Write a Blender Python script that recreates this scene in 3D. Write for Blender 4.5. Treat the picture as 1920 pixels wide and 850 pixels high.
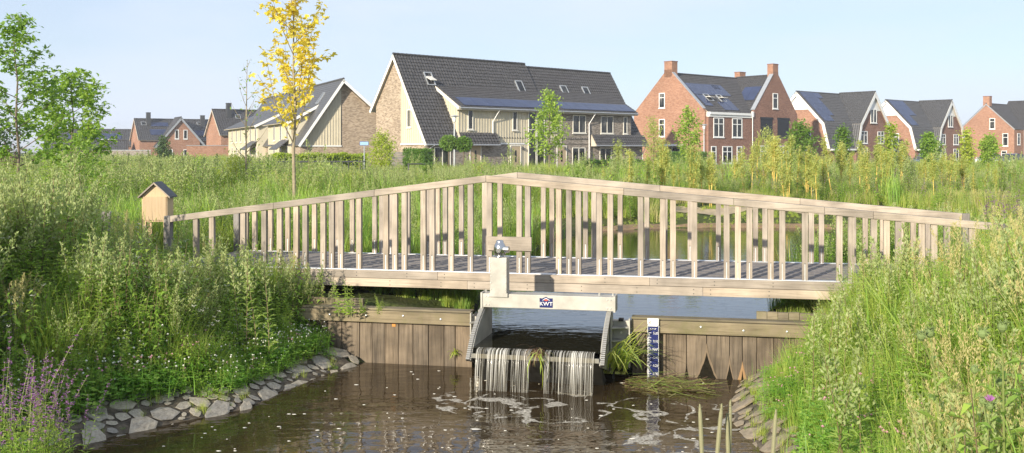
import bpy, math, random
import numpy as np
from mathutils import Vector, Matrix, Euler
R = math.radians
SC = bpy.context.scene
COL = SC.collection
for o in list(bpy.data.objects): bpy.data.objects.remove(o)

# ------------------------------------------------------------------ camera
H = 1.70                       # camera height; z = 0 is the street level in front of the houses
F = 1867.0                     # focal length in photo pixels (1920 wide)
HOR = 285.0                    # horizon row of the photo
cam = bpy.data.cameras.new('camera'); camo = bpy.data.objects.new('camera', cam); COL.objects.link(camo)
camo.location = (0, 0, H); camo.rotation_euler = (R(90), 0, 0)
cam.sensor_width = 36; cam.lens = 36*F/1920; cam.shift_y = -(425-HOR)/1920
cam.clip_start = .05; cam.clip_end = 8000
SC.camera = camo
# ------------------------------------------------------------------ sky and sun
EL, AZ = R(18.5), math.atan2(-.53, -.85)
W = bpy.data.worlds.new('World'); SC.world = W; W.use_nodes = True
nt = W.node_tree; bg = nt.nodes['Background']
sky = nt.nodes.new('ShaderNodeTexSky'); sky.sky_type = 'NISHITA'; sky.sun_disc = False
sky.sun_elevation = EL; sky.sun_rotation = AZ % (2*math.pi)
sky.air_density = 1.0; sky.dust_density = .35; sky.ozone_density = 3.5
tc = nt.nodes.new('ShaderNodeTexCoord'); mp = nt.nodes.new('ShaderNodeMapping'); mp.inputs['Scale'].default_value = (1.2, 1.2, 5)
nz = nt.nodes.new('ShaderNodeTexNoise'); nz.inputs['Scale'].default_value = 2.2; nz.inputs['Detail'].default_value = 5
rp = nt.nodes.new('ShaderNodeMapRange'); rp.inputs['From Min'].default_value = .42; rp.inputs['From Max'].default_value = .75
rp.inputs['To Min'].default_value = .6; rp.inputs['To Max'].default_value = .97
mx = nt.nodes.new('ShaderNodeMix'); mx.data_type = 'RGBA'; mx.inputs['B'].default_value = (5.6, 6.15, 7.3, 1)
for a, b in ((tc.outputs['Generated'], mp.inputs['Vector']), (mp.outputs[0], nz.inputs['Vector']), (nz.outputs['Fac'], rp.inputs[0]),
             (rp.outputs[0], mx.inputs['Factor']), (sky.outputs[0], mx.inputs['A']), (mx.outputs['Result'], bg.inputs['Color'])):
    nt.links.new(a, b)
bg.inputs['Strength'].default_value = .093
sl = bpy.data.lights.new('sun', 'SUN'); sl.energy = 4.5; sl.angle = R(1.0); sl.color = (1, .90, .74)
so = bpy.data.objects.new('sun', sl); COL.objects.link(so)
SUN = Vector((math.sin(AZ)*math.cos(EL), math.cos(AZ)*math.cos(EL), math.sin(EL)))
so.rotation_euler = (-SUN).to_track_quat('-Z', 'Y').to_euler(); so.location = SUN*60
SC.view_settings.view_transform = 'Standard'; SC.view_settings.look = 'None'
SC.view_settings.exposure = .7; SC.view_settings.gamma = 1; SC.view_settings.use_curve_mapping = False
SC.render.engine = 'CYCLES'

# ------------------------------------------------------------------ mesh helpers
class MB:
    def __init__(s): s.v = []; s.f = []; s.m = []
    def face(s, pts, mi=0):
        n = len(s.v); s.v += [tuple(p) for p in pts]; s.f.append(tuple(range(n, n+len(pts)))); s.m.append(mi)
    def fbox(s, o, ax, ay, n, x0, x1, y0, y1, d0, d1, mi=0):
        """box in the frame o, ax, ay, n"""
        o, ax, ay, n = Vector(o), Vector(ax), Vector(ay), Vector(n)
        k = len(s.v)
        for d in (d0, d1):
            for (x, y) in ((x0, y0), (x1, y0), (x1, y1), (x0, y1)):
                s.v.append(tuple(o + ax*x + ay*y + n*d))
        q = [(0,3,2,1), (4,5,6,7), (0,1,5,4), (1,2,6,5), (2,3,7,6), (3,0,4,7)]
        if ax.cross(ay).dot(n)*(x1-x0)*(y1-y0)*(d1-d0) < 0: q = [t[::-1] for t in q]
        for t in q: s.f.append(tuple(k+i for i in t)); s.m.append(mi)
    def box(s, x0, x1, y0, y1, z0, z1, mi=0): s.fbox((0,0,0), (1,0,0), (0,1,0), (0,0,1), x0, x1, y0, y1, z0, z1, mi)
    def bar(s, a, b, w, h, up=(0,0,1), mi=0):
        """square bar from a to b, w across, h along up"""
        a, b = Vector(a), Vector(b); d = (b-a); L = d.length; d.normalize()
        sd = d.cross(Vector(up)).normalized(); u = sd.cross(d)
        s.fbox(a, d, sd, u, 0, L, -w/2, w/2, -h/2, h/2, mi)
    def tube(s, pts, rad, n=6, mi=0, cap=True):
        pts = [Vector(p) for p in pts]; k0 = len(s.v)
        for i, p in enumerate(pts):
            d = (pts[min(i+1, len(pts)-1)] - pts[max(i-1, 0)]).normalized()
            a = d.cross(Vector((0,0,1)) if abs(d.z) < .95 else Vector((1,0,0))).normalized(); b = d.cross(a)
            r = rad[i] if hasattr(rad, '__len__') else rad
            for j in range(n):
                t = 2*math.pi*j/n; s.v.append(tuple(p + a*(r*math.cos(t)) + b*(r*math.sin(t))))
        for i in range(len(pts)-1):
            for j in range(n):
                a = k0+i*n+j; b = k0+i*n+(j+1) % n
                s.f.append((a, a+n, b+n, b)); s.m.append(mi)
        if cap:
            s.f.append(tuple(k0+j for j in range(n))); s.m.append(mi)
            s.f.append(tuple(k0+(len(pts)-1)*n+j for j in range(n))[::-1]); s.m.append(mi)
    def lathe(s, c, prof, n=14, mi=0):
        c = Vector(c); k0 = len(s.v)
        for (r, z) in prof:
            for j in range(n):
                t = 2*math.pi*j/n; s.v.append(tuple(c + Vector((r*math.cos(t), r*math.sin(t), z))))
        for i in range(len(prof)-1):
            for j in range(n):
                a = k0+i*n+j; b = k0+i*n+(j+1) % n
                s.f.append((a, b, b+n, a+n)); s.m.append(mi)
        s.f.append(tuple(k0+j for j in range(n))[::-1]); s.m.append(mi)
        s.f.append(tuple(k0+(len(prof)-1)*n+j for j in range(n))); s.m.append(mi)
    def prism(s, poly, fn, t0, t1, mi=0, cap=True):
        """polygon of 2-D points, fn(p, t) -> 3-D, extruded from t0 to t1"""
        n = len(poly); k = len(s.v)
        for t in (t0, t1):
            for p in poly: s.v.append(tuple(fn(p, t)))
        if cap:
            s.f.append(tuple(range(k, k+n))[::-1]); s.m.append(mi)
            s.f.append(tuple(range(k+n, k+2*n))); s.m.append(mi)
        for i in range(n):
            j = (i+1) % n; s.f.append((k+i, k+j, k+n+j, k+n+i)); s.m.append(mi)
    def leaf(s, p, d, up, L, w, mi=0, droop=.0):
        """folded diamond leaf: one bent quad"""
        sd = d.cross(up)
        if sd.length < 1e-4: sd = Vector((1,0,0))
        sd.normalize(); nn = sd.cross(d)
        m = p + d*(L*.45) + nn*(w*.18)
        k = len(s.v)
        s.v += [tuple(p), tuple(m+sd*(w/2)), tuple(p+d*L-Vector((0,0,droop*L))), tuple(m-sd*(w/2))]
        s.f.append((k, k+1, k+2, k+3)); s.m.append(mi)
    def blade(s, p, az, h, lean, w, mi=0, seg=3, curl=1.6):
        ca, sa = math.cos(az), math.sin(az); k = len(s.v)
        for i in range(seg+1):
            t = i/seg; b = lean*h*(t**curl); ww = w*(1-t**1.5)*.5 if i < seg else 0
            x = p[0]+ca*b; y = p[1]+sa*b; z = p[2]+h*t*(1-.25*lean*t)
            if i < seg: s.v += [(x-sa*ww, y+ca*ww, z), (x+sa*ww, y-ca*ww, z)]
            else: s.v.append((x, y, z))
        for i in range(seg-1):
            a = k+2*i; s.f.append((a, a+1, a+3, a+2)); s.m.append(mi)
        a = k+2*(seg-1); s.f.append((a, a+1, a+2)); s.m.append(mi)
    def mesh(s, name, mats, smooth=False):
        me = bpy.data.meshes.new(name); me.from_pydata(s.v, [], s.f)
        for m in (mats if isinstance(mats, (list, tuple)) else [mats]): me.materials.append(m)
        if any(s.m): me.polygons.foreach_set('material_index', s.m)
        if smooth: me.polygons.foreach_set('use_smooth', [True]*len(s.f))
        me.update(); return me
    def build(s, name, mats, parent=None, smooth=False, **kw):
        return ob(name, s.mesh(name, mats, smooth), parent, **kw)

def tag(o, label=None, cat=None, group=None, kind=None):
    if label: o['label'] = label
    if cat: o['category'] = cat
    if group: o['group'] = group
    if kind: o['kind'] = kind
    return o
def ob(name, data, parent=None, loc=None, rot=None, scale=None):
    o = bpy.data.objects.new(name, data); COL.objects.link(o); o.parent = parent
    if loc is not None: o.location = loc
    if rot is not None: o.rotation_euler = rot
    if scale is not None: o.scale = scale if hasattr(scale, '__len__') else (scale,)*3
    return o
def empty(name, loc, rz=0, label=None, cat=None, group=None):
    o = ob(name, None, None, loc, (0, 0, rz)); o.empty_display_size = .1
    return tag(o, label, cat, group)
def copy_tree(o, parent=None):
    c = o.copy(); COL.objects.link(c); c.parent = parent
    for ch in [x for x in bpy.data.objects if x.parent == o]: copy_tree(ch, c)
    return c
def bevel(o, w=.004, seg=2):
    m = o.modifiers.new('bevel', 'BEVEL'); m.width = w; m.segments = seg; m.limit_method = 'ANGLE'; return o
def P(x, y, Y):
    """the point at depth Y that the photo shows at pixel x, y"""
    return Vector(((x-960)/F*Y, Y, H-(y-HOR)/F*Y))
def text_mesh(name, s, size, mat, parent, M, align='CENTER', depth=.0008):
    cu = bpy.data.curves.new(name, 'FONT'); cu.body = s; cu.size = size; cu.align_x = align; cu.align_y = 'CENTER'; cu.extrude = depth
    t = bpy.data.objects.new(name, cu); me = bpy.data.meshes.new_from_object(t); bpy.data.objects.remove(t)
    me.materials.clear(); me.materials.append(mat)
    o = ob(name, me, parent); o.matrix_local = M; return o

# ------------------------------------------------------------------ materials
MAT = {}
def newmat(name):
    m = bpy.data.materials.new(name); m.use_nodes = True; MAT[name] = m
    return m, m.node_tree, m.node_tree.nodes['Principled BSDF']
def N(t, kind, **kw):
    n = t.nodes.new(kind)
    for k, v in kw.items():
        if k in n.inputs: n.inputs[k].default_value = v
        else: setattr(n, k, v)
    return n
def ramp(t, src, stops):
    r = t.nodes.new('ShaderNodeValToRGB'); e = r.color_ramp.elements
    while len(e) < len(stops): e.new(.5)
    for i, (p, c) in enumerate(stops): e[i].position = p; e[i].color = (*c, 1)
    t.links.new(src, r.inputs[0]); return r.outputs[0]
def mixc(t, f, a, b, mode='MIX'):
    m = t.nodes.new('ShaderNodeMix'); m.data_type = 'RGBA'; m.blend_type = mode
    for s, v in (('Factor', f), ('A', a), ('B', b)):
        if isinstance(v, bpy.types.NodeSocket): t.links.new(v, m.inputs[s])
        else: m.inputs[s].default_value = v if s == 'Factor' else (*v, 1)
    return m.outputs['Result']
def objco(t, scale=(1,1,1), world=False):
    if world: src = t.nodes.new('ShaderNodeNewGeometry').outputs['Position']
    else: src = t.nodes.new('ShaderNodeTexCoord').outputs['Object']
    mp = N(t, 'ShaderNodeMapping', Scale=scale); t.links.new(src, mp.inputs['Vector']); return mp.outputs[0]
def bump(t, b, src, dist, st=.6):
    bp = N(t, 'ShaderNodeBump', Strength=st, Distance=dist); t.links.new(src, bp.inputs['Height']); t.links.new(bp.outputs[0], b.inputs['Normal'])
def plain(name, c, rough=.6, var=.12, scale=3.0, metal=0, bmp=0, world=False, spec=None):
    m, t, b = newmat(name); b.inputs['Roughness'].default_value = rough; b.inputs['Metallic'].default_value = metal
    if spec is not None: b.inputs['Specular IOR Level'].default_value = spec
    n = N(t, 'ShaderNodeTexNoise', Scale=scale, Detail=5.0, Roughness=.6); t.links.new(objco(t, world=world), n.inputs['Vector'])
    lo = tuple(x*(1-var) for x in c); hi = tuple(min(1, x*(1+var)) for x in c)
    t.links.new(ramp(t, n.outputs['Fac'], [(.3, lo), (.7, hi)]), b.inputs['Base Color'])
    if bmp: bump(t, b, n.outputs['Fac'], bmp)
    return m
def wood(name, dark, light, grain=(1.2, 30, 30), rough=.75, stain=.38, green=None):
    m, t, b = newmat(name); b.inputs['Roughness'].default_value = rough; b.inputs['Specular IOR Level'].default_value = .25
    oi = t.nodes.new('ShaderNodeObjectInfo'); co = t.nodes.new('ShaderNodeTexCoord')
    ad = N(t, 'ShaderNodeVectorMath', operation='MULTIPLY_ADD'); ad.inputs[1].default_value = (1,1,1)
    vm = N(t, 'ShaderNodeVectorMath', operation='SCALE'); vm.inputs[0].default_value = (13, 7, 9); t.links.new(oi.outputs['Random'], vm.inputs['Scale'])
    t.links.new(co.outputs['Object'], ad.inputs[0]); t.links.new(vm.outputs[0], ad.inputs[2])
    mp = N(t, 'ShaderNodeMapping', Scale=grain); t.links.new(ad.outputs[0], mp.inputs['Vector'])
    n = N(t, 'ShaderNodeTexNoise', Scale=1.6, Detail=7.0, Roughness=.65, Distortion=.7); t.links.new(mp.outputs[0], n.inputs['Vector'])
    c = ramp(t, n.outputs['Fac'], [(.28, dark), (.5, tuple((a+2*l)/3 for a, l in zip(dark, light))), (.72, light)])
    n2 = N(t, 'ShaderNodeTexNoise', Scale=2.2, Detail=4.0); t.links.new(ad.outputs[0], n2.inputs['Vector'])
    g = ramp(t, n2.outputs['Fac'], [(.35, (1-stain,)*3), (.65, (1.0,)*3)]); c = mixc(t, 1.0, c, g, 'MULTIPLY')
    tone = ramp(t, oi.outputs['Random'], [(0, (.74, .74, .75)), (.5, (.94, .93, .92)), (1, (1.03, .98, .91))]); c = mixc(t, 1.0, c, tone, 'MULTIPLY')
    if green:
        n3 = N(t, 'ShaderNodeTexNoise', Scale=1.3, Detail=6.0, Roughness=.7); t.links.new(ad.outputs[0], n3.inputs['Vector'])
        f = ramp(t, n3.outputs['Fac'], [(.48, (0,0,0)), (.7, (.7,.7,.7))]); c = mixc(t, f, c, green)
    t.links.new(c, b.inputs['Base Color']); bump(t, b, n.outputs['Fac'], .002, .5)
    return m
def brick(name, cols, mortar, scale=1.0):
    m, t, b = newmat(name); b.inputs['Roughness'].default_value = .9; b.inputs['Specular IOR Level'].default_value = .2
    co = t.nodes.new('ShaderNodeTexCoord'); sx = t.nodes.new('ShaderNodeSeparateXYZ'); t.links.new(co.outputs['Object'], sx.inputs[0])
    a = N(t, 'ShaderNodeMath', operation='ADD'); t.links.new(sx.outputs[0], a.inputs[0]); t.links.new(sx.outputs[1], a.inputs[1])
    cx = t.nodes.new('ShaderNodeCombineXYZ'); t.links.new(a.outputs[0], cx.inputs[0]); t.links.new(sx.outputs[2], cx.inputs[1])
    br = N(t, 'ShaderNodeTexBrick', Scale=1.0/scale); br.inputs['Brick Width'].default_value = .23; br.inputs['Row Height'].default_value = .075
    br.inputs['Mortar Size'].default_value = .006; br.inputs['Mortar'].default_value = (*mortar, 1)
    br.inputs['Color1'].default_value = (0, 0, 0, 1); br.inputs['Color2'].default_value = (1, 1, 1, 1); t.links.new(cx.outputs[0], br.inputs['Vector'])
    mp = N(t, 'ShaderNodeMapping', Scale=(1.6, 5, 1)); t.links.new(cx.outputs[0], mp.inputs['Vector'])
    n = N(t, 'ShaderNodeTexNoise', Scale=1.0, Detail=7.0, Roughness=.8); t.links.new(mp.outputs[0], n.inputs['Vector'])
    f = mixc(t, .5, br.outputs['Color'], n.outputs['Fac'])
    c = ramp(t, f, [(.2, cols[0]), (.5, cols[1]), (.8, cols[2])])
    c = mixc(t, br.outputs['Fac'], c, mortar)
    n2 = N(t, 'ShaderNodeTexNoise', Scale=.35, Detail=4.0); t.links.new(cx.outputs[0], n2.inputs['Vector'])
    c = mixc(t, 1.0, c, ramp(t, n2.outputs['Fac'], [(.3, (.86,)*3), (.7, (1.06,)*3)]), 'MULTIPLY')
    t.links.new(c, b.inputs['Base Color'])
    return m
LB = 1.0
def leafmat(name, stops, trans=.42, rough=.55):
    m, t, b = newmat(name); b.inputs['Roughness'].default_value = rough; b.inputs['Specular IOR Level'].default_value = .3
    oi = t.nodes.new('ShaderNodeObjectInfo'); ge = t.nodes.new('ShaderNodeNewGeometry')
    mt = N(t, 'ShaderNodeMath', operation='MULTIPLY_ADD'); mt.inputs[1].default_value = .5; 
    m2 = N(t, 'ShaderNodeMath', operation='MULTIPLY'); m2.inputs[1].default_value = .5
    t.links.new(ge.outputs['Random Per Island'], m2.inputs[0]); t.links.new(oi.outputs['Random'], mt.inputs[0]); t.links.new(m2.outputs[0], mt.inputs[2])
    k = len(stops)-1
    c = ramp(t, mt.outputs[0], [(.15+.7*i/k, s) for i, s in enumerate(stops)])
    t.links.new(c, b.inputs['Base Color'])
    tr = t.nodes.new('ShaderNodeBsdfTranslucent'); t.links.new(mixc(t, 1.0, c, (1.1, 1.1, .72), 'MULTIPLY'), tr.inputs['Color'])
    # a leaf both reflects and lets light through
    ms = t.nodes.new('ShaderNodeAddShader'); t.links.new(b.outputs[0], ms.inputs[0]); t.links.new(tr.outputs[0], ms.inputs[1])
    t.links.new(ms.outputs[0], t.nodes['Material Output'].inputs['Surface']); return m

wood('railing_wood', (.31, .265, .215), (.56, .485, .40))
wood('railing_wood_vertical', (.31, .265, .215), (.56, .485, .40), grain=(30, 30, 1.2))
wood('grey_post_wood', (.16, .15, .14), (.32, .30, .28), grain=(30, 30, 1.2))
wood('pile_wood', (.075, .060, .044), (.27, .215, .155), grain=(22, 22, 1.0), stain=.55)
wood('cap_wood', (.15, .125, .08), (.31, .265, .18), grain=(1.0, 20, 20), green=(.14, .14, .05))
wood('box_wood', (.52, .38, .23), (.66, .50, .32), grain=(20, 20, 1.5), stain=.1)
plain('deck_board', (.19, .172, .16), .85, .25, 14, bmp=.002)
plain('aluminium', (.62, .63, .64), .45, .08, 6, metal=.6)
plain('galvanised', (.40, .385, .34), .55, .22, 4, metal=.25, bmp=.001)
plain('stainless', (.55, .55, .54), .22, .06, 4, metal=1.0)
plain('dark_steel', (.05, .05, .048), .5, .3, 8, metal=.3)
plain('rack_steel', (.42, .41, .38), .45, .15, 9, metal=.5)
plain('bolt_steel', (.7, .69, .66), .3, .05, 4, metal=.7)
plain('black_rubber', (.015, .015, .015), .7, .2)
plain('navy_enamel', (.014, .022, .11), .25, .1)
plain('white_paint', (.80, .80, .78), .4, .04)
plain('cream_trim', (.74, .71, .63), .5, .05)
plain('emblem_red', (.55, .06, .03), .4, .05)
plain('cream_cladding', (.57, .515, .39), .6, .06, 1.5)
plain('tile_black', (.058, .056, .057), .42, .45, 5, spec=.6)
plain('tile_grey', (.066, .066, .068), .45, .45, 5, spec=.6)
plain('slate', (.075, .073, .072), .45, .3, 6)
plain('zinc', (.42, .44, .46), .4, .1, 3, metal=.4)
plain('solar_glass', (.032, .045, .10), .12, .25, 1.2)
plain('black_shutter', (.012, .013, .018), .45, .1)
plain('anthracite', (.05, .052, .056), .5, .1)
plain('door_paint', (.46, .36, .23), .5, .06)
plain('felt_roof', (.10, .105, .115), .8, .2, 20)
plain('soffit', (.55, .49, .40), .7, .06)
m, t, b = newmat('window_glass'); b.inputs['Roughness'].default_value = .04; b.inputs['IOR'].default_value = 1.5
n = N(t, 'ShaderNodeTexNoise', Scale=1.3, Detail=2.0); t.links.new(objco(t, (1, 1, .4)), n.inputs['Vector'])
t.links.new(ramp(t, n.outputs['Fac'], [(.42, (.012, .014, .016)), (.6, (.05, .052, .05)), (.75, (.20, .19, .17))]), b.inputs['Base Color'])
brick('brick_tan', [(.17, .12, .08), (.36, .275, .195), (.48, .385, .285)], (.42, .37, .31))
brick('brick_grey', [(.12, .10, .082), (.28, .24, .20), (.40, .345, .29)], (.34, .31, .27))
brick('brick_red', [(.24, .108, .066), (.35, .172, .108), (.43, .24, .16)], (.38, .29, .22))
brick('brick_brown', [(.17, .082, .055), (.265, .13, .09), (.33, .185, .135)], (.30, .24, .20))
# foliage colours
leafmat('grass_green', [(0.149, 0.210, 0.032), (0.218, 0.273, 0.047), (0.309, 0.326, 0.085)])
leafmat('grass_dry', [(0.251, 0.220, 0.094), (0.328, 0.290, 0.140), (0.275, 0.265, 0.105)])
leafmat('herb_green', [(0.114, 0.196, 0.026), (0.178, 0.269, 0.039), (0.257, 0.318, 0.057)])
leafmat('mugwort_green', [(0.121, 0.193, 0.035), (0.178, 0.248, 0.055), (0.236, 0.286, 0.085)])
leafmat('mugwort_top', [(.165, .205, .075), (.205, .24, .10), (.24, .26, .115)])
leafmat('clover_green', [(0.086, 0.181, 0.024), (0.129, 0.244, 0.034), (0.202, 0.283, 0.048)])
leafmat('reed_green', [(0.104, 0.192, 0.030), (0.162, 0.255, 0.044), (0.254, 0.309, 0.068)])
leafmat('willow_leaf', [(0.198, 0.229, 0.064), (0.262, 0.286, 0.088), (0.317, 0.317, 0.110)])
leafmat('maple_leaf', [(0.095, 0.169, 0.020), (0.147, 0.228, 0.030), (0.217, 0.280, 0.046)])
leafmat('yellow_leaf', [(.37, .29, .02), (.43, .36, .045), (.40, .35, .08)])
leafmat('street_leaf', [(0.068, 0.128, 0.019), (0.098, 0.165, 0.026), (0.150, 0.203, 0.038)])
leafmat('lime_leaf', [(0.166, 0.221, 0.021), (0.214, 0.262, 0.031), (0.262, 0.290, 0.048)])
leafmat('hedge_leaf', [(0.048, 0.104, 0.016), (0.072, 0.136, 0.021), (0.112, 0.168, 0.032)])
leafmat('conifer_leaf', [(0.027, 0.059, 0.016), (0.045, 0.081, 0.022), (0.063, 0.108, 0.027)])
leafmat('broad_green', [(0.105, 0.194, 0.024), (0.168, 0.263, 0.035), (0.259, 0.319, 0.055)])
leafmat('purple_leaf', [(.05, .022, .03), (.08, .03, .045), (.10, .04, .05)])
plain('stem_green', (.18, .22, .06), .7, .2); plain('stem_red', (.16, .12, .06), .7, .2)
plain('willow_stem', (.58, .42, .10), .6, .2); plain('bark', (.15, .12, .085), .9, .3, 14, bmp=.004); plain('bark_pale', (.29, .24, .16), .9, .25, 14, bmp=.004)
plain('flower_white', (.70, .69, .60), .7, .05); plain('flower_pink', (.50, .24, .30), .7, .15); plain('flower_purple', (.37, .15, .37), .7, .25)
plain('flower_violet', (.20, .13, .38), .7, .2); plain('flower_yellow', (.72, .52, .02), .7, .1); plain('thistle_head', (.16, .22, .07), .8, .2)
plain('seed_head', (.26, .25, .14), .9, .15)
# ================================================================== terrain and water
TH = math.atan(.2124); CT, ST = math.cos(TH), math.sin(TH)
Y_BR, Y_WALL = 13.8, 13.0            # where bridge edge and weir wall cross the view axis
Z_POOL, Z_POND = -1.134, -.67
def s_at(px, yl, Y0):
    """position along the bridge direction, on the line yl behind Y0, seen at photo column px"""
    c = (px-960)/F; return (c*(Y0+CT*yl) - ST*yl)/(CT+ST*c)
def fr(s, yl, Y0): return (s*CT+yl*ST, Y0-s*ST+yl*CT)
POOL = np.array([(-1.75, 14.0), (-2.0, 13.42), (-2.45, 12.6), (-2.78, 11.76), (-2.95, 11.0), (-3.85, 10.1), (-4.45, 9.3), (-4.15, 8.5), (-3.5, 7.0), (-2.7, 5.3), (-1.4, 4.1), (.2, 4.2), (1.2, 5.6), (2.0, 7.6), (2.4, 9.36), (2.36, 10.48), (2.62, 11.5), (2.9, 12.36), (3.1, 12.95)])
POND = np.array([(-.75, 13.1), (-.5, 15), (-.5, 17.5), (.2, 22), (1.0, 26), (2.2, 29.5), (5, 31), (9, 31), (14, 29.5), (20, 28), (17, 24), (10, 22.5), (6.6, 20.5), (4.8, 17), (3.7, 14.6), (3.4, 12.3)])
def sdist(poly, X, Y):
    d = np.full(X.shape, 1e9); ins = np.zeros(X.shape, bool); n = len(poly)
    for i in range(n):
        a = poly[i]; b = poly[(i+1) % n]; e = b-a
        t = np.clip(((X-a[0])*e[0]+(Y-a[1])*e[1])/(e@e), 0, 1)
        d = np.minimum(d, np.hypot(X-a[0]-t*e[0], Y-a[1]-t*e[1]))
        c = ((a[1] > Y) != (b[1] > Y)) & (X < e[0]*(Y-a[1])/(e[1] if e[1] else 1e-9)+a[0]); ins ^= c
    return np.where(ins, -d, d)
def ground_z(X, Y):
    X = np.asarray(X, float); Y = np.asarray(Y, float)
    dp = sdist(POOL, X, Y); dq = sdist(POND, X, Y)
    zp = Z_POOL + np.interp(dp, [-1.2, -.15, 0, .75, 1.5, 2.6, 4.2], [-.7, -.12, .0, .30, .75, 1.02, 1.13])
    zq = Z_POND + np.interp(dq, [-1.5, -.1, 0, .25, 1.2, 3.5, 7], [-.9, -.15, 0, .10, .26, .48, .66])
    wall = (X*ST+(Y-Y_WALL)*CT) - .38                       # behind the weir wall?
    z = np.where(wall > 0, zq, zp)
    far = np.clip((np.hypot(X, Y-14)-30)/10, 0, 1)
    bumps = .05*np.sin(X*1.7+.6*np.sin(Y*1.3))*np.sin(Y*1.9+1.1)+.03*np.sin(X*4.1+2)*np.sin(Y*3.7)
    z = z + np.where(np.minimum(dp, dq) > .5, bumps, 0)*(1-far)
    # beneath the deck the soil stays clear of the beams
    yl = X*ST+(Y-Y_BR)*CT; s = X*CT-(Y-Y_BR)*ST
    under = (yl > -.35) & (yl < 2.6) & (s > -5.6) & (s < 6.6)
    z = np.where(under, np.minimum(z, -.30), z)
    return z
def gz(x, y): return float(ground_z(np.array([x]), np.array([y]))[0])

m, t, b = newmat('earth'); b.inputs['Roughness'].default_value = .95; b.inputs['Specular IOR Level'].default_value = .15
co = objco(t, world=True)
n = N(t, 'ShaderNodeTexNoise', Scale=1.1, Detail=8.0, Roughness=.7); t.links.new(co, n.inputs['Vector'])
n2 = N(t, 'ShaderNodeTexNoise', Scale=22.0, Detail=4.0); t.links.new(co, n2.inputs['Vector'])
c = ramp(t, n.outputs['Fac'], [(.3, (.045, .06, .018)), (.5, (.075, .095, .028)), (.68, (.13, .115, .06))])
c = mixc(t, 1.0, c, ramp(t, n2.outputs['Fac'], [(.3, (.6,)*3), (.7, (1.15,)*3)]), 'MULTIPLY')
t.links.new(c, b.inputs['Base Color']); bump(t, b, n2.outputs['Fac'], .03, .8)
def axis(fine0, fine1, step, lo, hi, g=1.25):
    a = list(np.arange(fine0, fine1+1e-6, step)); d = step
    while a[-1] < hi: d *= g; a.append(a[-1]+d)
    d = step
    while a[0] > lo: d *= g; a.insert(0, a[0]-d)
    return np.array(a)
gx = axis(-9, 12, .16, -3500, 3500); gy = axis(3, 34, .16, -300, 5500)
GX, GY = np.meshgrid(gx, gy); GZ = ground_z(GX, GY)
nx, ny = len(gx), len(gy)
idx = np.arange(nx*ny).reshape(ny, nx)
q = np.stack([idx[:-1, :-1], idx[:-1, 1:], idx[1:, 1:], idx[1:, :-1]], -1).reshape(-1, 4)
me = bpy.data.meshes.new('ground'); me.vertices.add(nx*ny); me.vertices.foreach_set('co', np.stack([GX, GY, GZ], -1).reshape(-1))
me.loops.add(q.size); me.loops.foreach_set('vertex_index', q.reshape(-1).astype(np.int32)); me.polygons.add(len(q))
me.polygons.foreach_set('loop_start', np.arange(0, q.size, 4, dtype=np.int32)); me.polygons.foreach_set('loop_total', np.full(len(q), 4, np.int32))
me.update(calc_edges=True); me.validate(); me.materials.append(m); me.polygons.foreach_set('use_smooth', [True]*len(q))
tag(ob('ground', me), kind='structure')

# sandy strip on the far bank and the soil lip at its water line: sheets draped on the ground
def drape(name, rows, mat, lift=.012, nseg=1):
    """rows: list of polylines of equal length; sheet that follows the ground"""
    k = len(rows[0]); pts = np.array([p for r in rows for p in r], float); z = ground_z(pts[:, 0], pts[:, 1])+lift
    mb = MB(); mb.v = [(x, y, zz) for (x, y), zz in zip(pts, z)]
    for i in range(len(rows)-1):
        for j in range(k-1):
            a = i*k+j; mb.f.append((a, a+1, a+k+1, a+k)); mb.m.append(0)
    return tag(mb.build(name, mat, None, True), kind='structure')
plain('sand', (.40, .32, .21), .95, .25, 4, bmp=.01, world=True); plain('wet_soil', (.20, .135, .075), .9, .3, 6, bmp=.01, world=True)
def far_edge(u):
    return np.interp(u, [2, 4, 6, 9, 12, 15, 19], [29.3, 30.7, 31.05, 31.0, 30.15, 29.3, 28.3])
us = np.linspace(2.6, 18, 60); rng = np.random.default_rng(5)
drape('soil_bank', [[(u, far_edge(u)-.25+k*.12+(.1*rng.random() if k > 2 else 0)) for u in us] for k in range(5)], MAT['wet_soil'])
us2 = np.linspace(5.2, 13, 50)
drape('sand_path', [[(u, far_edge(u)+1.9+k*.35+.4*math.sin(u*1.7)+.25*rng.random()) for u in us2] for k in range(5)], MAT['sand'], .02)

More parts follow.
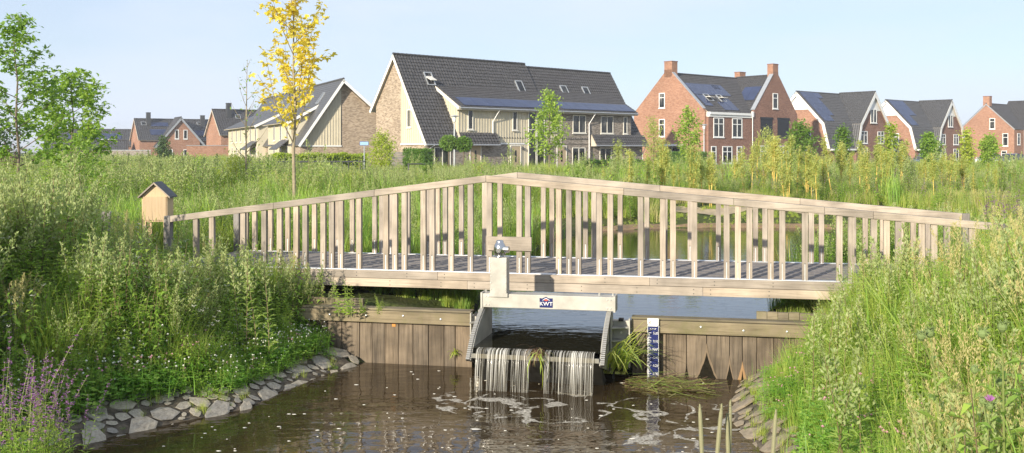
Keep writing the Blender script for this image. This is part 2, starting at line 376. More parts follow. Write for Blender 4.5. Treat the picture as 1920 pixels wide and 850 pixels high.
# ---- water
def water(name, base, rip, rdist, foam=False, rough=.03):
    m, t, b = newmat(name); b.inputs['IOR'].default_value = 1.33; b.inputs['Roughness'].default_value = rough
    co = objco(t, rip, world=True)
    n = N(t, 'ShaderNodeTexNoise', Scale=1.0, Detail=3.0, Roughness=.5); t.links.new(co, n.inputs['Vector'])
    c = ramp(t, n.outputs['Fac'], [(.3, base), (.7, tuple(x*1.4 for x in base))])
    if foam:
        pos = t.nodes.new('ShaderNodeNewGeometry').outputs['Position']
        wn = N(t, 'ShaderNodeTexNoise', Scale=1.4, Detail=3.0); t.links.new(pos, wn.inputs['Vector'])
        wv = N(t, 'ShaderNodeVectorMath', operation='MULTIPLY_ADD'); wv.inputs[1].default_value = (1.5, 1.5, 0); t.links.new(wn.outputs['Color'], wv.inputs[0]); t.links.new(pos, wv.inputs[2])
        vo = N(t, 'ShaderNodeTexVoronoi', feature='DISTANCE_TO_EDGE', Scale=1.25); t.links.new(wv.outputs[0], vo.inputs['Vector'])
        fn = N(t, 'ShaderNodeTexNoise', Scale=3.2, Detail=6.0, Roughness=.62); t.links.new(pos, fn.inputs['Vector'])
        def blob(cx, cy, rx, ry):
            v = N(t, 'ShaderNodeVectorMath', operation='SUBTRACT'); v.inputs[1].default_value = (cx, cy, Z_POOL); t.links.new(pos, v.inputs[0])
            s = N(t, 'ShaderNodeVectorMath', operation='DIVIDE'); s.inputs[1].default_value = (rx, ry, 9); t.links.new(v.outputs[0], s.inputs[0])
            l = N(t, 'ShaderNodeVectorMath', operation='LENGTH'); t.links.new(s.outputs[0], l.inputs[0])
            r = N(t, 'ShaderNodeMapRange'); r.inputs[1].default_value = 1; r.inputs[2].default_value = .35; t.links.new(l.outputs['Value'], r.inputs[0]); return r.outputs[0]
        reg = N(t, 'ShaderNodeMath', operation='MAXIMUM'); t.links.new(blob(.2, 11.1, 1.75, .95), reg.inputs[0]); t.links.new(blob(1.75, 10.3, 1.1, 1.3), reg.inputs[1])
        reg2 = N(t, 'ShaderNodeMath', operation='MAXIMUM'); t.links.new(reg.outputs[0], reg2.inputs[0]); t.links.new(blob(.5, 11.55, .95, .16), reg2.inputs[1])
        # edge distance smaller than a width that grows with the region weight and is broken by noise
        w = N(t, 'ShaderNodeMath', operation='MULTIPLY'); t.links.new(reg2.outputs[0], w.inputs[0]); t.links.new(ramp(t, fn.outputs['Fac'], [(.42, (0,)*3), (.62, (.10,)*3)]), w.inputs[1])
        lt = N(t, 'ShaderNodeMath', operation='SUBTRACT'); t.links.new(w.outputs[0], lt.inputs[0]); t.links.new(vo.outputs['Distance'], lt.inputs[1])
        fm = N(t, 'ShaderNodeMapRange'); fm.inputs[1].default_value = .0; fm.inputs[2].default_value = .022; t.links.new(lt.outputs[0], fm.inputs[0])
        bn = N(t, 'ShaderNodeTexNoise', Scale=38.0, Detail=3.0); t.links.new(pos, bn.inputs['Vector'])
        bm = N(t, 'ShaderNodeMath', operation='MULTIPLY'); t.links.new(fm.outputs[0], bm.inputs[0]); t.links.new(ramp(t, bn.outputs['Fac'], [(.36, (.22,)*3), (.62, (.95,)*3)]), bm.inputs[1])
        c = mixc(t, bm.outputs[0], c, (.55, .51, .43))
        rr = N(t, 'ShaderNodeMapRange'); rr.inputs[3].default_value = rough; rr.inputs[4].default_value = .8; t.links.new(bm.outputs[0], rr.inputs[0]); t.links.new(rr.outputs[0], b.inputs['Roughness'])
    t.links.new(c, b.inputs['Base Color']); bump(t, b, n.outputs['Fac'], rdist, 1.0)
    return m
water('pool_water', (.034, .023, .011), (2.2, 4.2, 1), .012, True)
water('pond_water', (.016, .015, .009), (3.0, 8.0, 1), .0035)
def grow(poly, d):
    c = poly.mean(0); v = poly-c; return c+v*(1+d/np.linalg.norm(v, axis=1))[:, None]
def sheet(name, pts, z, mat):
    mb = MB(); mb.face([(x, y, z) for x, y in pts][::1]); o = mb.build(name, mat)
    if o.data.polygons[0].normal.z < 0: o.data.flip_normals()
    return tag(o, kind='structure')
pp = [tuple(p) for p in grow(POOL[2:-2], .35)]
sheet('pool_water', [fr(-2.6, -.02, Y_WALL)] + pp + [fr(3.4, -.02, Y_WALL)], Z_POOL, MAT['pool_water'])
G0, G1 = s_at(905, -.5, Y_WALL), s_at(1140, -.5, Y_WALL)      # clear width of the gate
CREST = -1.10
pq = [tuple(p) for p in grow(POND[1:-1], .5)]
sheet('pond_water', [fr(G0, CREST+.05, Y_WALL), fr(G0, .12, Y_WALL), fr(-1.6, .12, Y_WALL)] + pq + [fr(4.0, .12, Y_WALL), fr(G1, .12, Y_WALL), fr(G1, CREST+.05, Y_WALL)], Z_POND, MAT['pond_water'])

# ---- stone banks: mortar strip with the stones set in it
plain('mortar', (.105, .085, .06), .95, .6, 9, bmp=.05, world=True)
m, t, b = newmat('stone'); b.inputs['Roughness'].default_value = .9
oi = t.nodes.new('ShaderNodeObjectInfo'); n = N(t, 'ShaderNodeTexNoise', Scale=7.0, Detail=7.0, Roughness=.7); t.links.new(objco(t), n.inputs['Vector'])
c = mixc(t, 1.0, ramp(t, n.outputs['Fac'], [(.3, (.20, .18, .145)), (.5, (.37, .34, .285)), (.7, (.48, .45, .385))]), ramp(t, oi.outputs['Random'], [(0, (.72, .72, .74)), (1, (1.1, 1.05, .95))]), 'MULTIPLY')
t.links.new(c, b.inputs['Base Color']); bump(t, b, n.outputs['Fac'], .012, .7)
plain('stone_brown', (.25, .205, .145), .9, .3, 7, bmp=.01)
def stone_mesh(seed, mat):
    r = random.Random(seed); mb = MB(); n = 7; k = []
    rad = [r.uniform(.66, 1.2) for _ in range(n)]
    for (f, z) in ((1.0, -.35), (1.02, .08), (.90, .20), (.5, .25)):
        k.append(len(mb.v))
        for j in range(n):
            a = 2*math.pi*j/n; mb.v.append((math.cos(a)*rad[j]*f*.5, math.sin(a)*rad[j]*f*.5, z*.5+r.uniform(-.035, .035)))
    for i in range(3):
        for j in range(n):
            a, b2 = k[i]+j, k[i]+(j+1) % n; mb.f.append((a, b2, b2+n, a+n)); mb.m.append(0)
    mb.f.append(tuple(k[3]+j for j in range(n))); mb.m.append(0)
    return mb.mesh('stone', mat)
SM = [stone_mesh(i, MAT['stone']) for i in range(7)]; SB = [stone_mesh(40+i, MAT['stone_brown']) for i in range(5)]
def stone_bank(name, line, widths, meshes, seed, sz):
    """line along the water edge, direction so that 'outside' is to the left of travel"""
    r = random.Random(seed); L = np.array(line); seg = np.hypot(*np.diff(L, axis=0).T); cum = np.r_[0, np.cumsum(seg)]
    at = lambda d: np.array([np.interp(d, cum, L[:, 0]), np.interp(d, cum, L[:, 1])])
    wd = lambda d: np.interp(d/cum[-1], np.linspace(0, 1, len(widths)), widths)
    def nrm(d):
        e = at(min(d+.1, cum[-1]))-at(max(d-.1, 0)); e /= np.hypot(*e); return np.array([-e[1], e[0]])
    ds = np.arange(0, cum[-1]+.01, .12)
    root = drape(name, [[tuple(at(d)+nrm(d)*(wd(d)*k/5-.22)) for d in ds] for k in range(6)], MAT['mortar'], .022)
    placed = []
    for _ in range(9000):
        d = r.uniform(0, cum[-1]); w = r.uniform(-.12, wd(d)-.18); s = r.uniform(*sz)*(1.15 if w < .3 else .9) if _ < 3500 else r.uniform(.07, .15); p = at(d)+nrm(d)*w
        if any(math.hypot(p[0]-q[0], p[1]-q[1]) < (s+q[2])*.46 for q in placed): continue
        placed.append((p[0], p[1], s)); z = gz(*p); zx = gz(p[0]+.15, p[1])-gz(p[0]-.15, p[1]); zy = gz(p[0], p[1]+.15)-gz(p[0], p[1]-.15)
        o = ob('stone', r.choice(meshes), root, (p[0], p[1], z+.038), (Matrix.Rotation(-math.atan(zx/.3), 3, 'Y') @ Matrix.Rotation(math.atan(zy/.3), 3, 'X') @ Matrix.Rotation(r.uniform(0, 6.3), 3, 'Z')).to_euler(), (s*r.uniform(1.0, 1.3), s*r.uniform(.7, .95), s*r.uniform(.14, .30)))
        if len(placed) > 165: break
stone_bank('stone_bank', [(-2.05, 13.3), (-2.45, 12.6), (-2.78, 11.76), (-2.95, 11.0), (-3.85, 10.1), (-4.45, 9.3), (-4.2, 8.6)][::-1], [.95, .95, .8, .62, .42, .6, .95], SM, 3, (.12, .38))
stone_bank('stone_bank', [(2.9, 12.3), (2.62, 11.5), (2.36, 10.48), (2.4, 9.36), (2.05, 7.8)], [.4, .5, .5, .45], SB, 8, (.14, .46))
# ================================================================== footbridge
BR = empty('footbridge', (0, Y_BR, 0), -TH, 'weathered timber footbridge with arched railings crossing the stream above the weir', 'bridge')
BW = 2.2; DZ = .02                                # width, deck level
S_L, S_R, S_P = -5.21, 6.29, -.365
def rail_z(s):                                    # top of the handrail
    return H - (np.interp(s, [S_L, S_P, S_R], [.957, .327, .903]))
rng = random.Random(11)
# deck boards run along the bridge, narrow gaps between them
mb = MB(); nb = 15
for i in range(nb):
    y0 = .07+i*(BW-.14)/nb
    mb.box(S_L, S_R, y0+.004, y0+(BW-.14)/nb-.004, DZ-.04, DZ-.002-.003*(i % 2))
mb.build('deck', MAT['deck_board'], BR)
for y0, y1 in ((-.03, .066), (BW-.066, BW+.03)):
    bevel(ob('edge_strip', (lambda q: (q.box(S_L, S_R, y0, y1, DZ-.03, DZ+.004), q.mesh('edge_strip', MAT['aluminium']))[1])(MB()), BR))
cuts0 = [S_L, -3.1, -1.05, 1.9, 4.4, S_R]; cuts1 = [S_L, -2.6, -.62, 2.6, 5.0, S_R]
for y0, y1 in ((-.075, -.032), (BW+.032, BW+.075)):
    for cuts, z0, z1 in ((cuts0, -.092, DZ-.004), (cuts1, -.212, -.097)):
        for a, c in zip(cuts[:-1], cuts[1:]):
            q = MB(); q.box(a+.001, c-.001, y0, y1, z0, z1); o = bevel(q.build('fascia_board', MAT['railing_wood'], BR), .004)
            if y0 < 0:
                sc = MB()
                for s in np.arange(a+.1, c, .75):
                    for dz in (.03, z1-z0-.03): sc.fbox((s, y0, z0+dz), (1,0,0), (0,0,1), (0,-1,0), -.006, .006, -.006, .006, 0, .0015)
                sc.build('screw', MAT['dark_steel'], o)['kind'] = 'stuff'
for yb in (.25, BW/2, BW-.25):
    q = MB(); q.box(S_L+.3, S_R-.3, yb-.06, yb+.06, -.19, DZ-.045); q.build('girder', MAT['dark_steel'], BR)
# balusters: a prototype of unit height is not enough (their slots must not stretch), so each length has its mesh
BWD, BDP, SLOT = .074, .062, .22
def baluster_mesh(h):
    q = MB(); w, d = BWD/2, BDP/2; g = .007
    q.box(-w, w, -d, d, SLOT, h)                                      # solid upper part
    q.box(-w, -g, -d, d, 0, SLOT-.0005); q.box(g, w, -d, d, 0, SLOT-.0005)       # the two cheeks beside the slot
    return q.mesh('baluster', MAT['railing_wood_vertical'])
bl = MB(); bl.box(-.005, .005, -BDP/2+.006, BDP/2-.006, -.02, SLOT-.01); BLADE = bl.mesh('blade', MAT['aluminium'])
near_px = [368, 398, 456.6, 496, 525, 556, 573, 606.7, 622.7, 639.6, 673.8, 724.3, 741.1, 758.8, 794.2, 811, 846.3, 882.6, 918, 974, 990, 1048, 1067, 1085, 1124, 1144.6, 1201.5, 1243, 1262, 1302, 1362.4, 1383.5, 1405, 1445, 1466.6, 1509, 1573.5, 1595.7, 1638, 1662, 1684, 1728, 1751, 1775, 1822]
far_px = [435, 462, 478, 508, 540, 590, 633, 661, 703, 716, 733, 765, 803, 821, 835, 865.5, 909, 937.6, 1019, 1035, 1098, 1113.6, 1163, 1213, 1247, 1294, 1347, 1416.5, 1434, 1521, 1540, 1600, 1622, 1655, 1690, 1712, 1740]
for pxs, yl in ((near_px, 0.02), (far_px, BW-.02)):
    for px in pxs:
        s = s_at(px, yl, Y_BR); zt = float(rail_z(s))-.092-.003
        if s < S_L+.1 or s > S_R-.1: continue
        o = ob('baluster', baluster_mesh(zt-DZ-.006), BR, (s, yl, DZ+.006), (0, 0, rng.uniform(-.03, .03)))
        ob('blade', BLADE, o)
# handrail in lengths, ends mitred by butt joints
RH, RD = .092, .105
def rail_piece(s0, s1, yc):
    q = MB(); k = []
    for s in (s0+.0012, s1-.0012):
        z = float(rail_z(s)); k += [(s, yc-RD/2, z-RH), (s, yc+RD/2, z-RH), (s, yc+RD/2, z), (s, yc-RD/2, z)]
    q.v = k; q.f = [(0, 1, 2, 3), (7, 6, 5, 4), (0, 4, 5, 1), (1, 5, 6, 2), (2, 6, 7, 3), (3, 7, 4, 0)]; q.m = [0]*6
    return bevel(q.build('handrail', MAT['railing_wood'], BR), .006)
for yc, cuts in ((.02, [S_L, -3.55, -2.0, S_P, 1.55, 3.0, 4.15, 4.75, S_R]), (BW-.02, [S_L, -2.8, S_P, 1.9, 4.0, S_R])):
    for a, c in zip(cuts[:-1], cuts[1:]): rail_piece(a, c, yc)
    for s, sg in ((S_L, -1), (S_R, 1)):             # end posts
        q = MB(); q.box(-.05, .05, -RD/2, RD/2, -.35, float(rail_z(s))-.002)
        bevel(q.build('end_post', MAT['grey_post_wood'], BR, loc=(s+sg*.052, yc, 0)), .006)
# board fixed across the balusters behind the gate drive
sa, sb = s_at(915, -.03, Y_BR), s_at(997, -.03, Y_BR)
q = MB(); q.box(sa, sb, -.05, -.013, H-(470-HOR)*13.8/F, H-(444-HOR)*13.8/F); o = bevel(q.build('cross_board', MAT['railing_wood'], BR), .005)
q = MB(); q.tube([((sa+sb)/2-.02, -.056, .385), ((sa+sb)/2-.02, -.045, .385)], .011, 10); q.build('bolt', MAT['dark_steel'], o)

# ================================================================== weir wall (two timber sheet pile wings)
CAPT, CAPB = -.424, -.584
def wing(px0, px1, joints, label, block):
    Wl = empty('sheet_pile_wall', (0, Y_WALL, 0), -TH, label, 'retaining wall')
    a, c = s_at(px0, 0, Y_WALL), s_at(px1, 0, Y_WALL)
    js = sorted([a, c]+[s_at(p, .03, Y_WALL) for p in joints])
    e = js[0]
    out = [js[0]]
    for j in js[1:]:
        while j-out[-1] > .3: out.append(out[-1]+.205)
        out.append(j)
    for i, (x0, x1) in enumerate(zip(out[:-1], out[1:])):
        if x1-x0 < .02: continue
        y0 = .03+rng.uniform(-.006, .006)
        q = MB(); q.box(-(x1-x0)/2+.0035, (x1-x0)/2-.0035, 0, .06, -1.75, CAPB+.05)
        bevel(q.build('pile_plank', MAT['pile_wood'], Wl, loc=((x0+x1)/2, y0, 0)), .004)
    q = MB(); q.box(a, c, .101, .11, -1.7, CAPB); q.build('backing', MAT['dark_steel'], Wl)
    q = MB(); q.box(a, c, -.055, .028, CAPB, CAPT-.004); cap = bevel(q.build('waling', MAT['cap_wood'], Wl), .006)
    q = MB(); q.box(a, c, -.03, .15, CAPT, CAPT+.028); bevel(q.build('capping', MAT['cap_wood'], Wl), .006)
    for s in np.arange(a+.35, c-.1, .52):
        q = MB(); q.lathe((0, 0, 0), [(.017, 0), (.017, .004), (.011, .009), (.003, .011)], 10)
        o = q.build('bolt', MAT['bolt_steel'], Wl, True, loc=(s, -.055, CAPB+.085+rng.uniform(-.02, .02)), rot=(R(90), 0, 0))
    # short raised wing at the bank
    b0, b1 = block; b0, b1 = s_at(b0, .2, Y_WALL), s_at(b1, .2, Y_WALL); n = max(2, int((b1-b0)/.13))
    for i in range(n):
        q = MB(); q.box(b0+i*(b1-b0)/n+.002, b0+(i+1)*(b1-b0)/n-.002, .155, .215, -.9, CAPT+.115+rng.uniform(-.004, .004))
        bevel(q.build('raised_plank', MAT['cap_wood'], Wl), .004)
    return Wl
WL = wing(380, 884, [674, 697.5, 722, 747, 774.6, 803.4, 832.5, 853.7], 'brown timber sheet pile wall left of the weir gate, in dappled plant shade', (560, 683))
WR_ = wing(1184, 1640, [1211, 1249, 1287, 1325, 1368, 1392, 1419], 'brown timber sheet pile wall right of the weir gate, with wedge shaped leak stains', (1418, 1560))
# leak stains at the joints of the right wing, with their pale rims
plain('wet_stain', (.010, .008, .004), .6, .7, 18, spec=.1); plain('pale_rim', (.17, .125, .08), .8, .2, 12); plain('orange_stain', (.28, .165, .075), .8, .2, 10)
def stain(px, half, top, mat, d, wob=.05, x_off=0):
    s = s_at(px, .02, Y_WALL)+x_off; q = MB(); pts = []
    for i in range(9):
        tt = i/8; w = half*(1-tt)**1.3*(1+wob*math.sin(i*2.1)) ; pts.append((w, Z_POOL-.05+tt*(top-Z_POOL+.05)))
    for (w0, z0), (w1, z1) in zip(pts[:-1], pts[1:]):
        q.face([(-w0, 0, z0), (w0, 0, z0), (w1+1e-4, 0, z1), (-w1-1e-4, 0, z1)]); q.face([(-w0, d, z0), (-w0, 0, z0), (-w1, 0, z1), (-w1, d, z1)]); q.face([(w0, 0, z0), (w0, d, z0), (w1, d, z1), (w1, 0, z1)])
    q.build('leak_stain', mat, WR_, loc=(s, .022-d, 0))
dz = lambda y: H-(y-HOR)*12.6/F
for px, hw, y, core in ((1325, .135, 648, 'wet_stain'), (1368, .055, 668, 'wet_stain'), (1392, .065, 678, 'pale_rim'), (1287, .035, 672, 'wet_stain')):
    if px != 1287: stain(px, hw*1.1, dz(y-7), MAT['pale_rim'] if px != 1392 else MAT['orange_stain'], .003)
    stain(px, hw*(.99 if px != 1392 else .35), dz(y+10), MAT[core] if px != 1392 else MAT['wet_stain'], .006)
q = MB(); q.box(0, .05, 0, .004, 0, .035); plain('orange_tag', (.55, .24, .05), .7, .1); q.build('patch', MAT['orange_tag'], WL, loc=(s_at(735, .02, Y_WALL), .018, CAPB-.06))

# ================================================================== weir gate
G = empty('weir_gate', (0, Y_WALL, 0), -TH, 'grey steel tilting weir gate with curved toothed side plates and overhead beam', 'weir gate')
GB = -.42                                                                # front plane of the beam
b0, b1 = s_at(903, GB, Y_WALL), s_at(1152, GB, Y_WALL)
zt, zb = H-(551-HOR)*12.62/F, H-(577-HOR)*12.62/F
q = MB(); q.box(b0, b1, GB, GB+.24, zb, zt); beam = bevel(q.build('crossbeam', MAT['galvanised'], G), .008)
q = MB(); q.box(b0-.012, b0+.012, GB-.012, GB+.252, zb-.01, zt+.012); q.box(b1-.012, b1+.012, GB-.012, GB+.252, zb-.01, zt+.012); q.build('end_plate', MAT['galvanised'], beam)
q = MB()
for s in (b0+.05, b1-.05, b0+.09, b1-.09):
    for z in (zb+.035, zt-.035): q.tube([(s, GB, z), (s, GB-.012, z)], .009, 8)
for s in (b0+.03, b1-.2, b1-.03): q.tube([(s, GB+.12, zt), (s, GB+.12, zt+.03)], .014, 8)
q.build('bolt', MAT['bolt_steel'], beam)['kind'] = 'stuff'
# badge
sc = s_at(1024, GB, Y_WALL); bz = (zt+zb)/2+.002; pw = .083
q = MB(); q.prism([(-pw, -.068), (pw, -.068), (pw, .05), (.03, .05), (0, .068), (-.05, .045), (-pw, .05)], lambda p, t: (sc+p[0], t, bz+p[1]), GB-.006, GB-.001)
badge = q.build('badge', MAT['navy_enamel'], G)
text_mesh('lettering', 'KWT', .066, MAT['white_paint'], badge, Matrix.Translation((sc, GB-.0075, bz-.022)) @ Matrix.Rotation(R(90), 4, 'X') @ Matrix.Diagonal((1.1, 1, 1, 1)))
q = MB(); q.prism([(-.05, .022), (0, .054), (.05, .022), (.04, .022), (0, .046), (-.04, .022)], lambda p, t: (sc+p[0], t, bz+p[1]), GB-.0085, GB-.0065); q.build('emblem', MAT['white_paint'], badge)
q = MB(); q.prism([(-.02, .016), (.02, .016), (.022, .028), (0, .042), (-.022, .028)], lambda p, t: (sc+p[0], t, bz+p[1]), GB-.0085, GB-.0065); q.build('emblem', MAT['emblem_red'], badge)
# drive column with its motor
c0, c1 = s_at(918.5, GB-.02, Y_WALL), s_at(950, GB-.02, Y_WALL); ct = H-(483-HOR)*12.6/F
q = MB(); q.box(c0, c1, GB-.022, GB+.15, zt-.03, ct); col = bevel(q.build('drive_column', MAT['galvanised'], G), .006)
q = MB(); q.box(c0-.012, c1+.012, GB-.03, GB+.165, zt-.035, zt-.005+.018); q.build('base_flange', MAT['galvanised'], col)
q = MB()
for z in np.arange(zt+.06, ct, .085):
    for s in (c0+.016, c1-.016): q.tube([(s, GB-.022, z), (s, GB-.03, z)], .007, 6)
q.build('rivet', MAT['bolt_steel'], col)['kind'] = 'stuff'
mx_, my_ = (c0+c1)/2+.005, GB+.05
q = MB(); q.lathe((mx_, my_, ct), [(.085, 0), (.085, .012), (.06, .014), (.06, .03), (.075, .034), (.08, .055), (.078, .13), (.066, .165), (.05, .182), (.05, .198), (.043, .212), (.015, .216)], 18)
mot = q.build('motor', MAT['stainless'], G, True)
q = MB(); q.tube([(mx_+.06, my_-.02, ct+.10), (mx_+.125, my_-.03, ct+.10)], .04, 12); q.tube([(mx_, my_-.06, ct+.09), (mx_, my_-.087, ct+.09)], .03, 12); q.build('gear_cover', MAT['stainless'], mot)
# curved side plates and racks: arc in the y-z plane
A0, A1 = (-.36, zb-.005), (-1.13, -.80)
ARC = []
for i in range(25):
    tt = i/24; y = A0[0]+(A1[0]-A0[0])*tt; z = A0[1]+(A1[1]-A0[1])*tt; bul = math.sin(math.pi*tt)*.12
    nx_, nz_ = (A0[1]-A1[1]), -(A1[0]-A0[0])*-1; L_ = math.hypot(nx_, nz_)
    ARC.append((y - bul*abs(nx_)/L_, z + bul*abs(nz_)/L_*.35))
def side(s, sg, plate_back):
    poly = ARC + [(A1[0]+.06, A1[1]-.03), (-.25, -1.05), (plate_back, -1.0), (plate_back, A0[1])]
    q = MB(); q.prism(poly, lambda p, t: (t, p[0], p[1]), s-.012, s+.012); pl = q.build('side_plate', MAT['galvanised'], G)
    q = MB(); off = -.05 if sg < 0 else .0
    q.prism(ARC+[(y+.035, z-.02) for y, z in ARC[::-1]], lambda p, t: (t, p[0]-.004, p[1]), s+off-.0, s+off+.05); q.build('rack', MAT['dark_steel'], pl)
    L = [math.dist(a, c) for a, c in zip(ARC[:-1], ARC[1:])]; cum = np.r_[0, np.cumsum(L)]; ys = [a[0] for a in ARC]; zs = [a[1] for a in ARC]
    tm = MB(); tm.box(-.024, .024, -.022, 0, -.0075, .0075); tme = tm.mesh('tooth', MAT['rack_steel'])
    for d in np.arange(.015, cum[-1], .0285):
        y, z = np.interp(d, cum, ys), np.interp(d, cum, zs); y2, z2 = np.interp(d+.01, cum, ys), np.interp(d+.01, cum, zs)
        ob('tooth', tme, pl, (s+off+.025, y-.0045, z), (math.atan2(z2-z, y2-y)+R(90), 0, 0))
    return pl
side(G0-.005, -1, .0); side(G1-.02, 1, -.02)
# bearing brackets on the wall ends
def bracket(x0, x1, sg):
    q = MB(); q.box(x0, x1, -.075, .02, -1.02, -.44); br = bevel(q.build('bearing_bracket', MAT['galvanised'], G), .004)
    q = MB(); q.box(x0 if sg > 0 else x1-.012, x0+.012 if sg > 0 else x1, -.3, -.077, -1.05, -.33); q.box(x1-.014 if sg > 0 else x0, x1 if sg > 0 else x0+.014, -.16, -.077, -1.02, -.40); q.build('flange', MAT['galvanised'], br)
    for z in (-.52, -.68, -.84):
        q = MB(); xa, xb = (x0+.014, x1-.016) if sg > 0 else (x0+.016, x1-.014)
        q.prism([(xa, -.077), (xb, -.077), (xb, -.16), ((xa+xb)/2, -.2), (xa, -.27)], lambda p, t: (p[0], p[1], t), z, z+.012); q.build('rib', MAT['galvanised'], br)
        q = MB(); q.tube([((x0+x1)/2, -.075, z-.07), ((x0+x1)/2, -.09, z-.07)], .014, 8); q.build('bolt', MAT['bolt_steel'], br)
    q = MB(); q.box((x0+x1)/2-.03, (x0+x1)/2+.03, -.14, -.06, -.44, -.405); q.build('hinge_block', MAT['black_rubber'], br)
bracket(s_at(884, -.08, Y_WALL), s_at(906, -.08, Y_WALL), -1); bracket(s_at(1148, -.08, Y_WALL), s_at(1182, -.08, Y_WALL), 1)
q = MB(); q.box(G0-.06, G0-.03, -.30, -.26, -1.6, -.8); q.box(G1+.03, G1+.06, -.30, -.26, -1.6, -.8); q.build('guide_post', MAT['dark_steel'], G)
# the flap that the water runs over
q = MB(); q.prism([(CREST, -.735), (CREST-.012, -.76), (-.3, -1.45), (-.2, -1.45), (-.25, -1.2)], lambda p, t: (t, p[0], p[1]), G0+.01, G1-.035); q.build('flap', MAT['dark_steel'], G)
plain('crest_steel', (.18, .175, .15), .5, .3, 10, metal=.3)
q = MB(); q.box(G0+.01, G1-.035, CREST-.02, CREST+.006, -.775, -.722); q.build('crest_lip', MAT['crest_steel'], G)

# ---- waterfall: strands of falling water
m, t, b = newmat('falling_water'); b.inputs['Roughness'].default_value = .12; b.inputs['IOR'].default_value = 1.33
n = N(t, 'ShaderNodeTexNoise', Scale=1.0, Detail=2.0, Roughness=.5); t.links.new(objco(t, (110, 0, .9)), n.inputs['Vector'])
t.links.new(ramp(t, n.outputs['Fac'], [(.42, (.14, .125, .09)), (.66, (.80, .79, .74))]), b.inputs['Base Color']); bump(t, b, n.outputs['Fac'], .004, .6)
tr = t.nodes.new('ShaderNodeBsdfTransparent'); tr.inputs[0].default_value = (.86, .82, .72, 1)
ms = t.nodes.new('ShaderNodeMixShader'); t.links.new(ramp(t, n.outputs['Fac'], [(.42, (.10,)*3), (.68, (.78,)*3)]), ms.inputs[0])
t.links.new(tr.outputs[0], ms.inputs[1]); t.links.new(b.outputs[0], ms.inputs[2]); t.links.new(ms.outputs[0], t.nodes['Material Output'].inputs['Surface'])
FALL = empty('waterfall', (0, Y_WALL, 0), -TH); FALL['kind'] = 'structure'
def strand(s, w, seed):
    r = random.Random(seed); q = MB(); k = []
    rows = [(CREST+.10, Z_POND+.004), (CREST, Z_POND-.006), (CREST-.035, Z_POND-.05), (CREST-.06, Z_POND-.13), (CREST-.085, Z_POND-.25), (CREST-.105, Z_POND-.37), (CREST-.115, Z_POOL-.02)]
    for i, (y, z) in enumerate(rows):
        f = i/6; ww = w*(1.12-.35*f)*r.uniform(.9, 1.1)*(1 if i > 1 else 1.25); sx = r.uniform(-.0012, .0012)*i
        for j in range(5):
            a = (j-2)/2; q.v.append((s+sx+a*ww/2, y-(1-a*a)*.014*f-.004*r.random(), z))
    for i in range(6):
        for j in range(4): a = i*5+j; q.f.append((a, a+1, a+6, a+5)); q.m.append(0)
    return q
nst = 64; fallmb = MB(); gap = s_at(1008, CREST, Y_WALL)
for i in range(nst):
    s = G0+.05+(G1-.04-G0-.10)*(i+.5)/nst+rng.uniform(-.006, .006)
    if abs(s-gap) < .085: continue
    if rng.random() < .07: continue
    q = strand(s, rng.uniform(.014, .034), i); k = len(fallmb.v); fallmb.v += q.v; fallmb.f += [tuple(k+x for x in f) for f in q.f]; fallmb.m += q.m
fallmb.build('water_strands', MAT['falling_water'], FALL, True)['kind'] = 'stuff'

# ================================================================== water level gauge
gl = s_at(1224.5, -.10, Y_WALL); GA = empty('water_level_gauge', (*fr(gl, -.10, Y_WALL), 0), -TH, 'blue and white water level gauge board with white numbers on a steel strip', 'gauge')
q = MB(); q.box(-.072, .072, 0, .012, -1.3, -.395); bevel(q.build('back_strip', MAT['aluminium'], GA), .002)
q = MB(); q.box(-.064, .064, -.004, 0, -1.24, -.495); brd = q.build('scale_plate', MAT['navy_enamel'], GA)
q = MB(); q.box(-.064, .064, -.0042, 0, -.492, -.40); hd = q.build('header_plate', MAT['white_paint'], GA)
q = MB(); q.prism([(-.035+.016*math.cos(a), .016*math.sin(a)) for a in np.linspace(0, 6.28, 15)[:-1]]+[(-.035+.009*math.cos(a), .009*math.sin(a)) for a in np.linspace(6.28, 0, 15)[:-1]], lambda p, t: (p[0], t, -.446+p[1]), -.0056, -.0044); q.build('emblem', MAT['emblem_red'], hd)
text_mesh('lettering', 'm NAP', .026, MAT['white_paint'], brd, Matrix.Translation((0, -.0048, -.525)) @ Matrix.Rotation(R(90), 4, 'X'))
Z0 = -.79                                                     # NAP line on the board
tick = MB(); tick.box(-.062, -.036, -.0052, -.0042, -.0022, .0022); TICK = tick.mesh('graduation', MAT['white_paint'])
tick2 = MB(); tick2.box(-.062, -.022, -.0052, -.0042, -.0024, .0024); TICK2 = tick2.mesh('graduation', MAT['white_paint'])
for i in range(-43, 22, 2): ob('graduation', TICK2 if (i % 10) in (5, 0, 1) else TICK, brd, (0, 0, Z0+i*.0102))
q = MB(); q.box(-.0625, -.058, -.0051, -.0042, Z0-.44, Z0+.21); q.build('graduation_line', MAT['white_paint'], brd)
for i, s in ((20, '0.20'), (10, '0.10'), (0, 'NAP'), (-10, '-0.10'), (-20, '-0.20'), (-30, '-0.30'), (-40, '-0.40')):
    text_mesh('number', s, .044, MAT['white_paint'], brd, Matrix.Translation((.061, -.0048, Z0+i*.0102+.006)) @ Matrix.Rotation(R(90), 4, 'X') @ Matrix.Diagonal((.78, 1, 1, 1)), 'RIGHT')

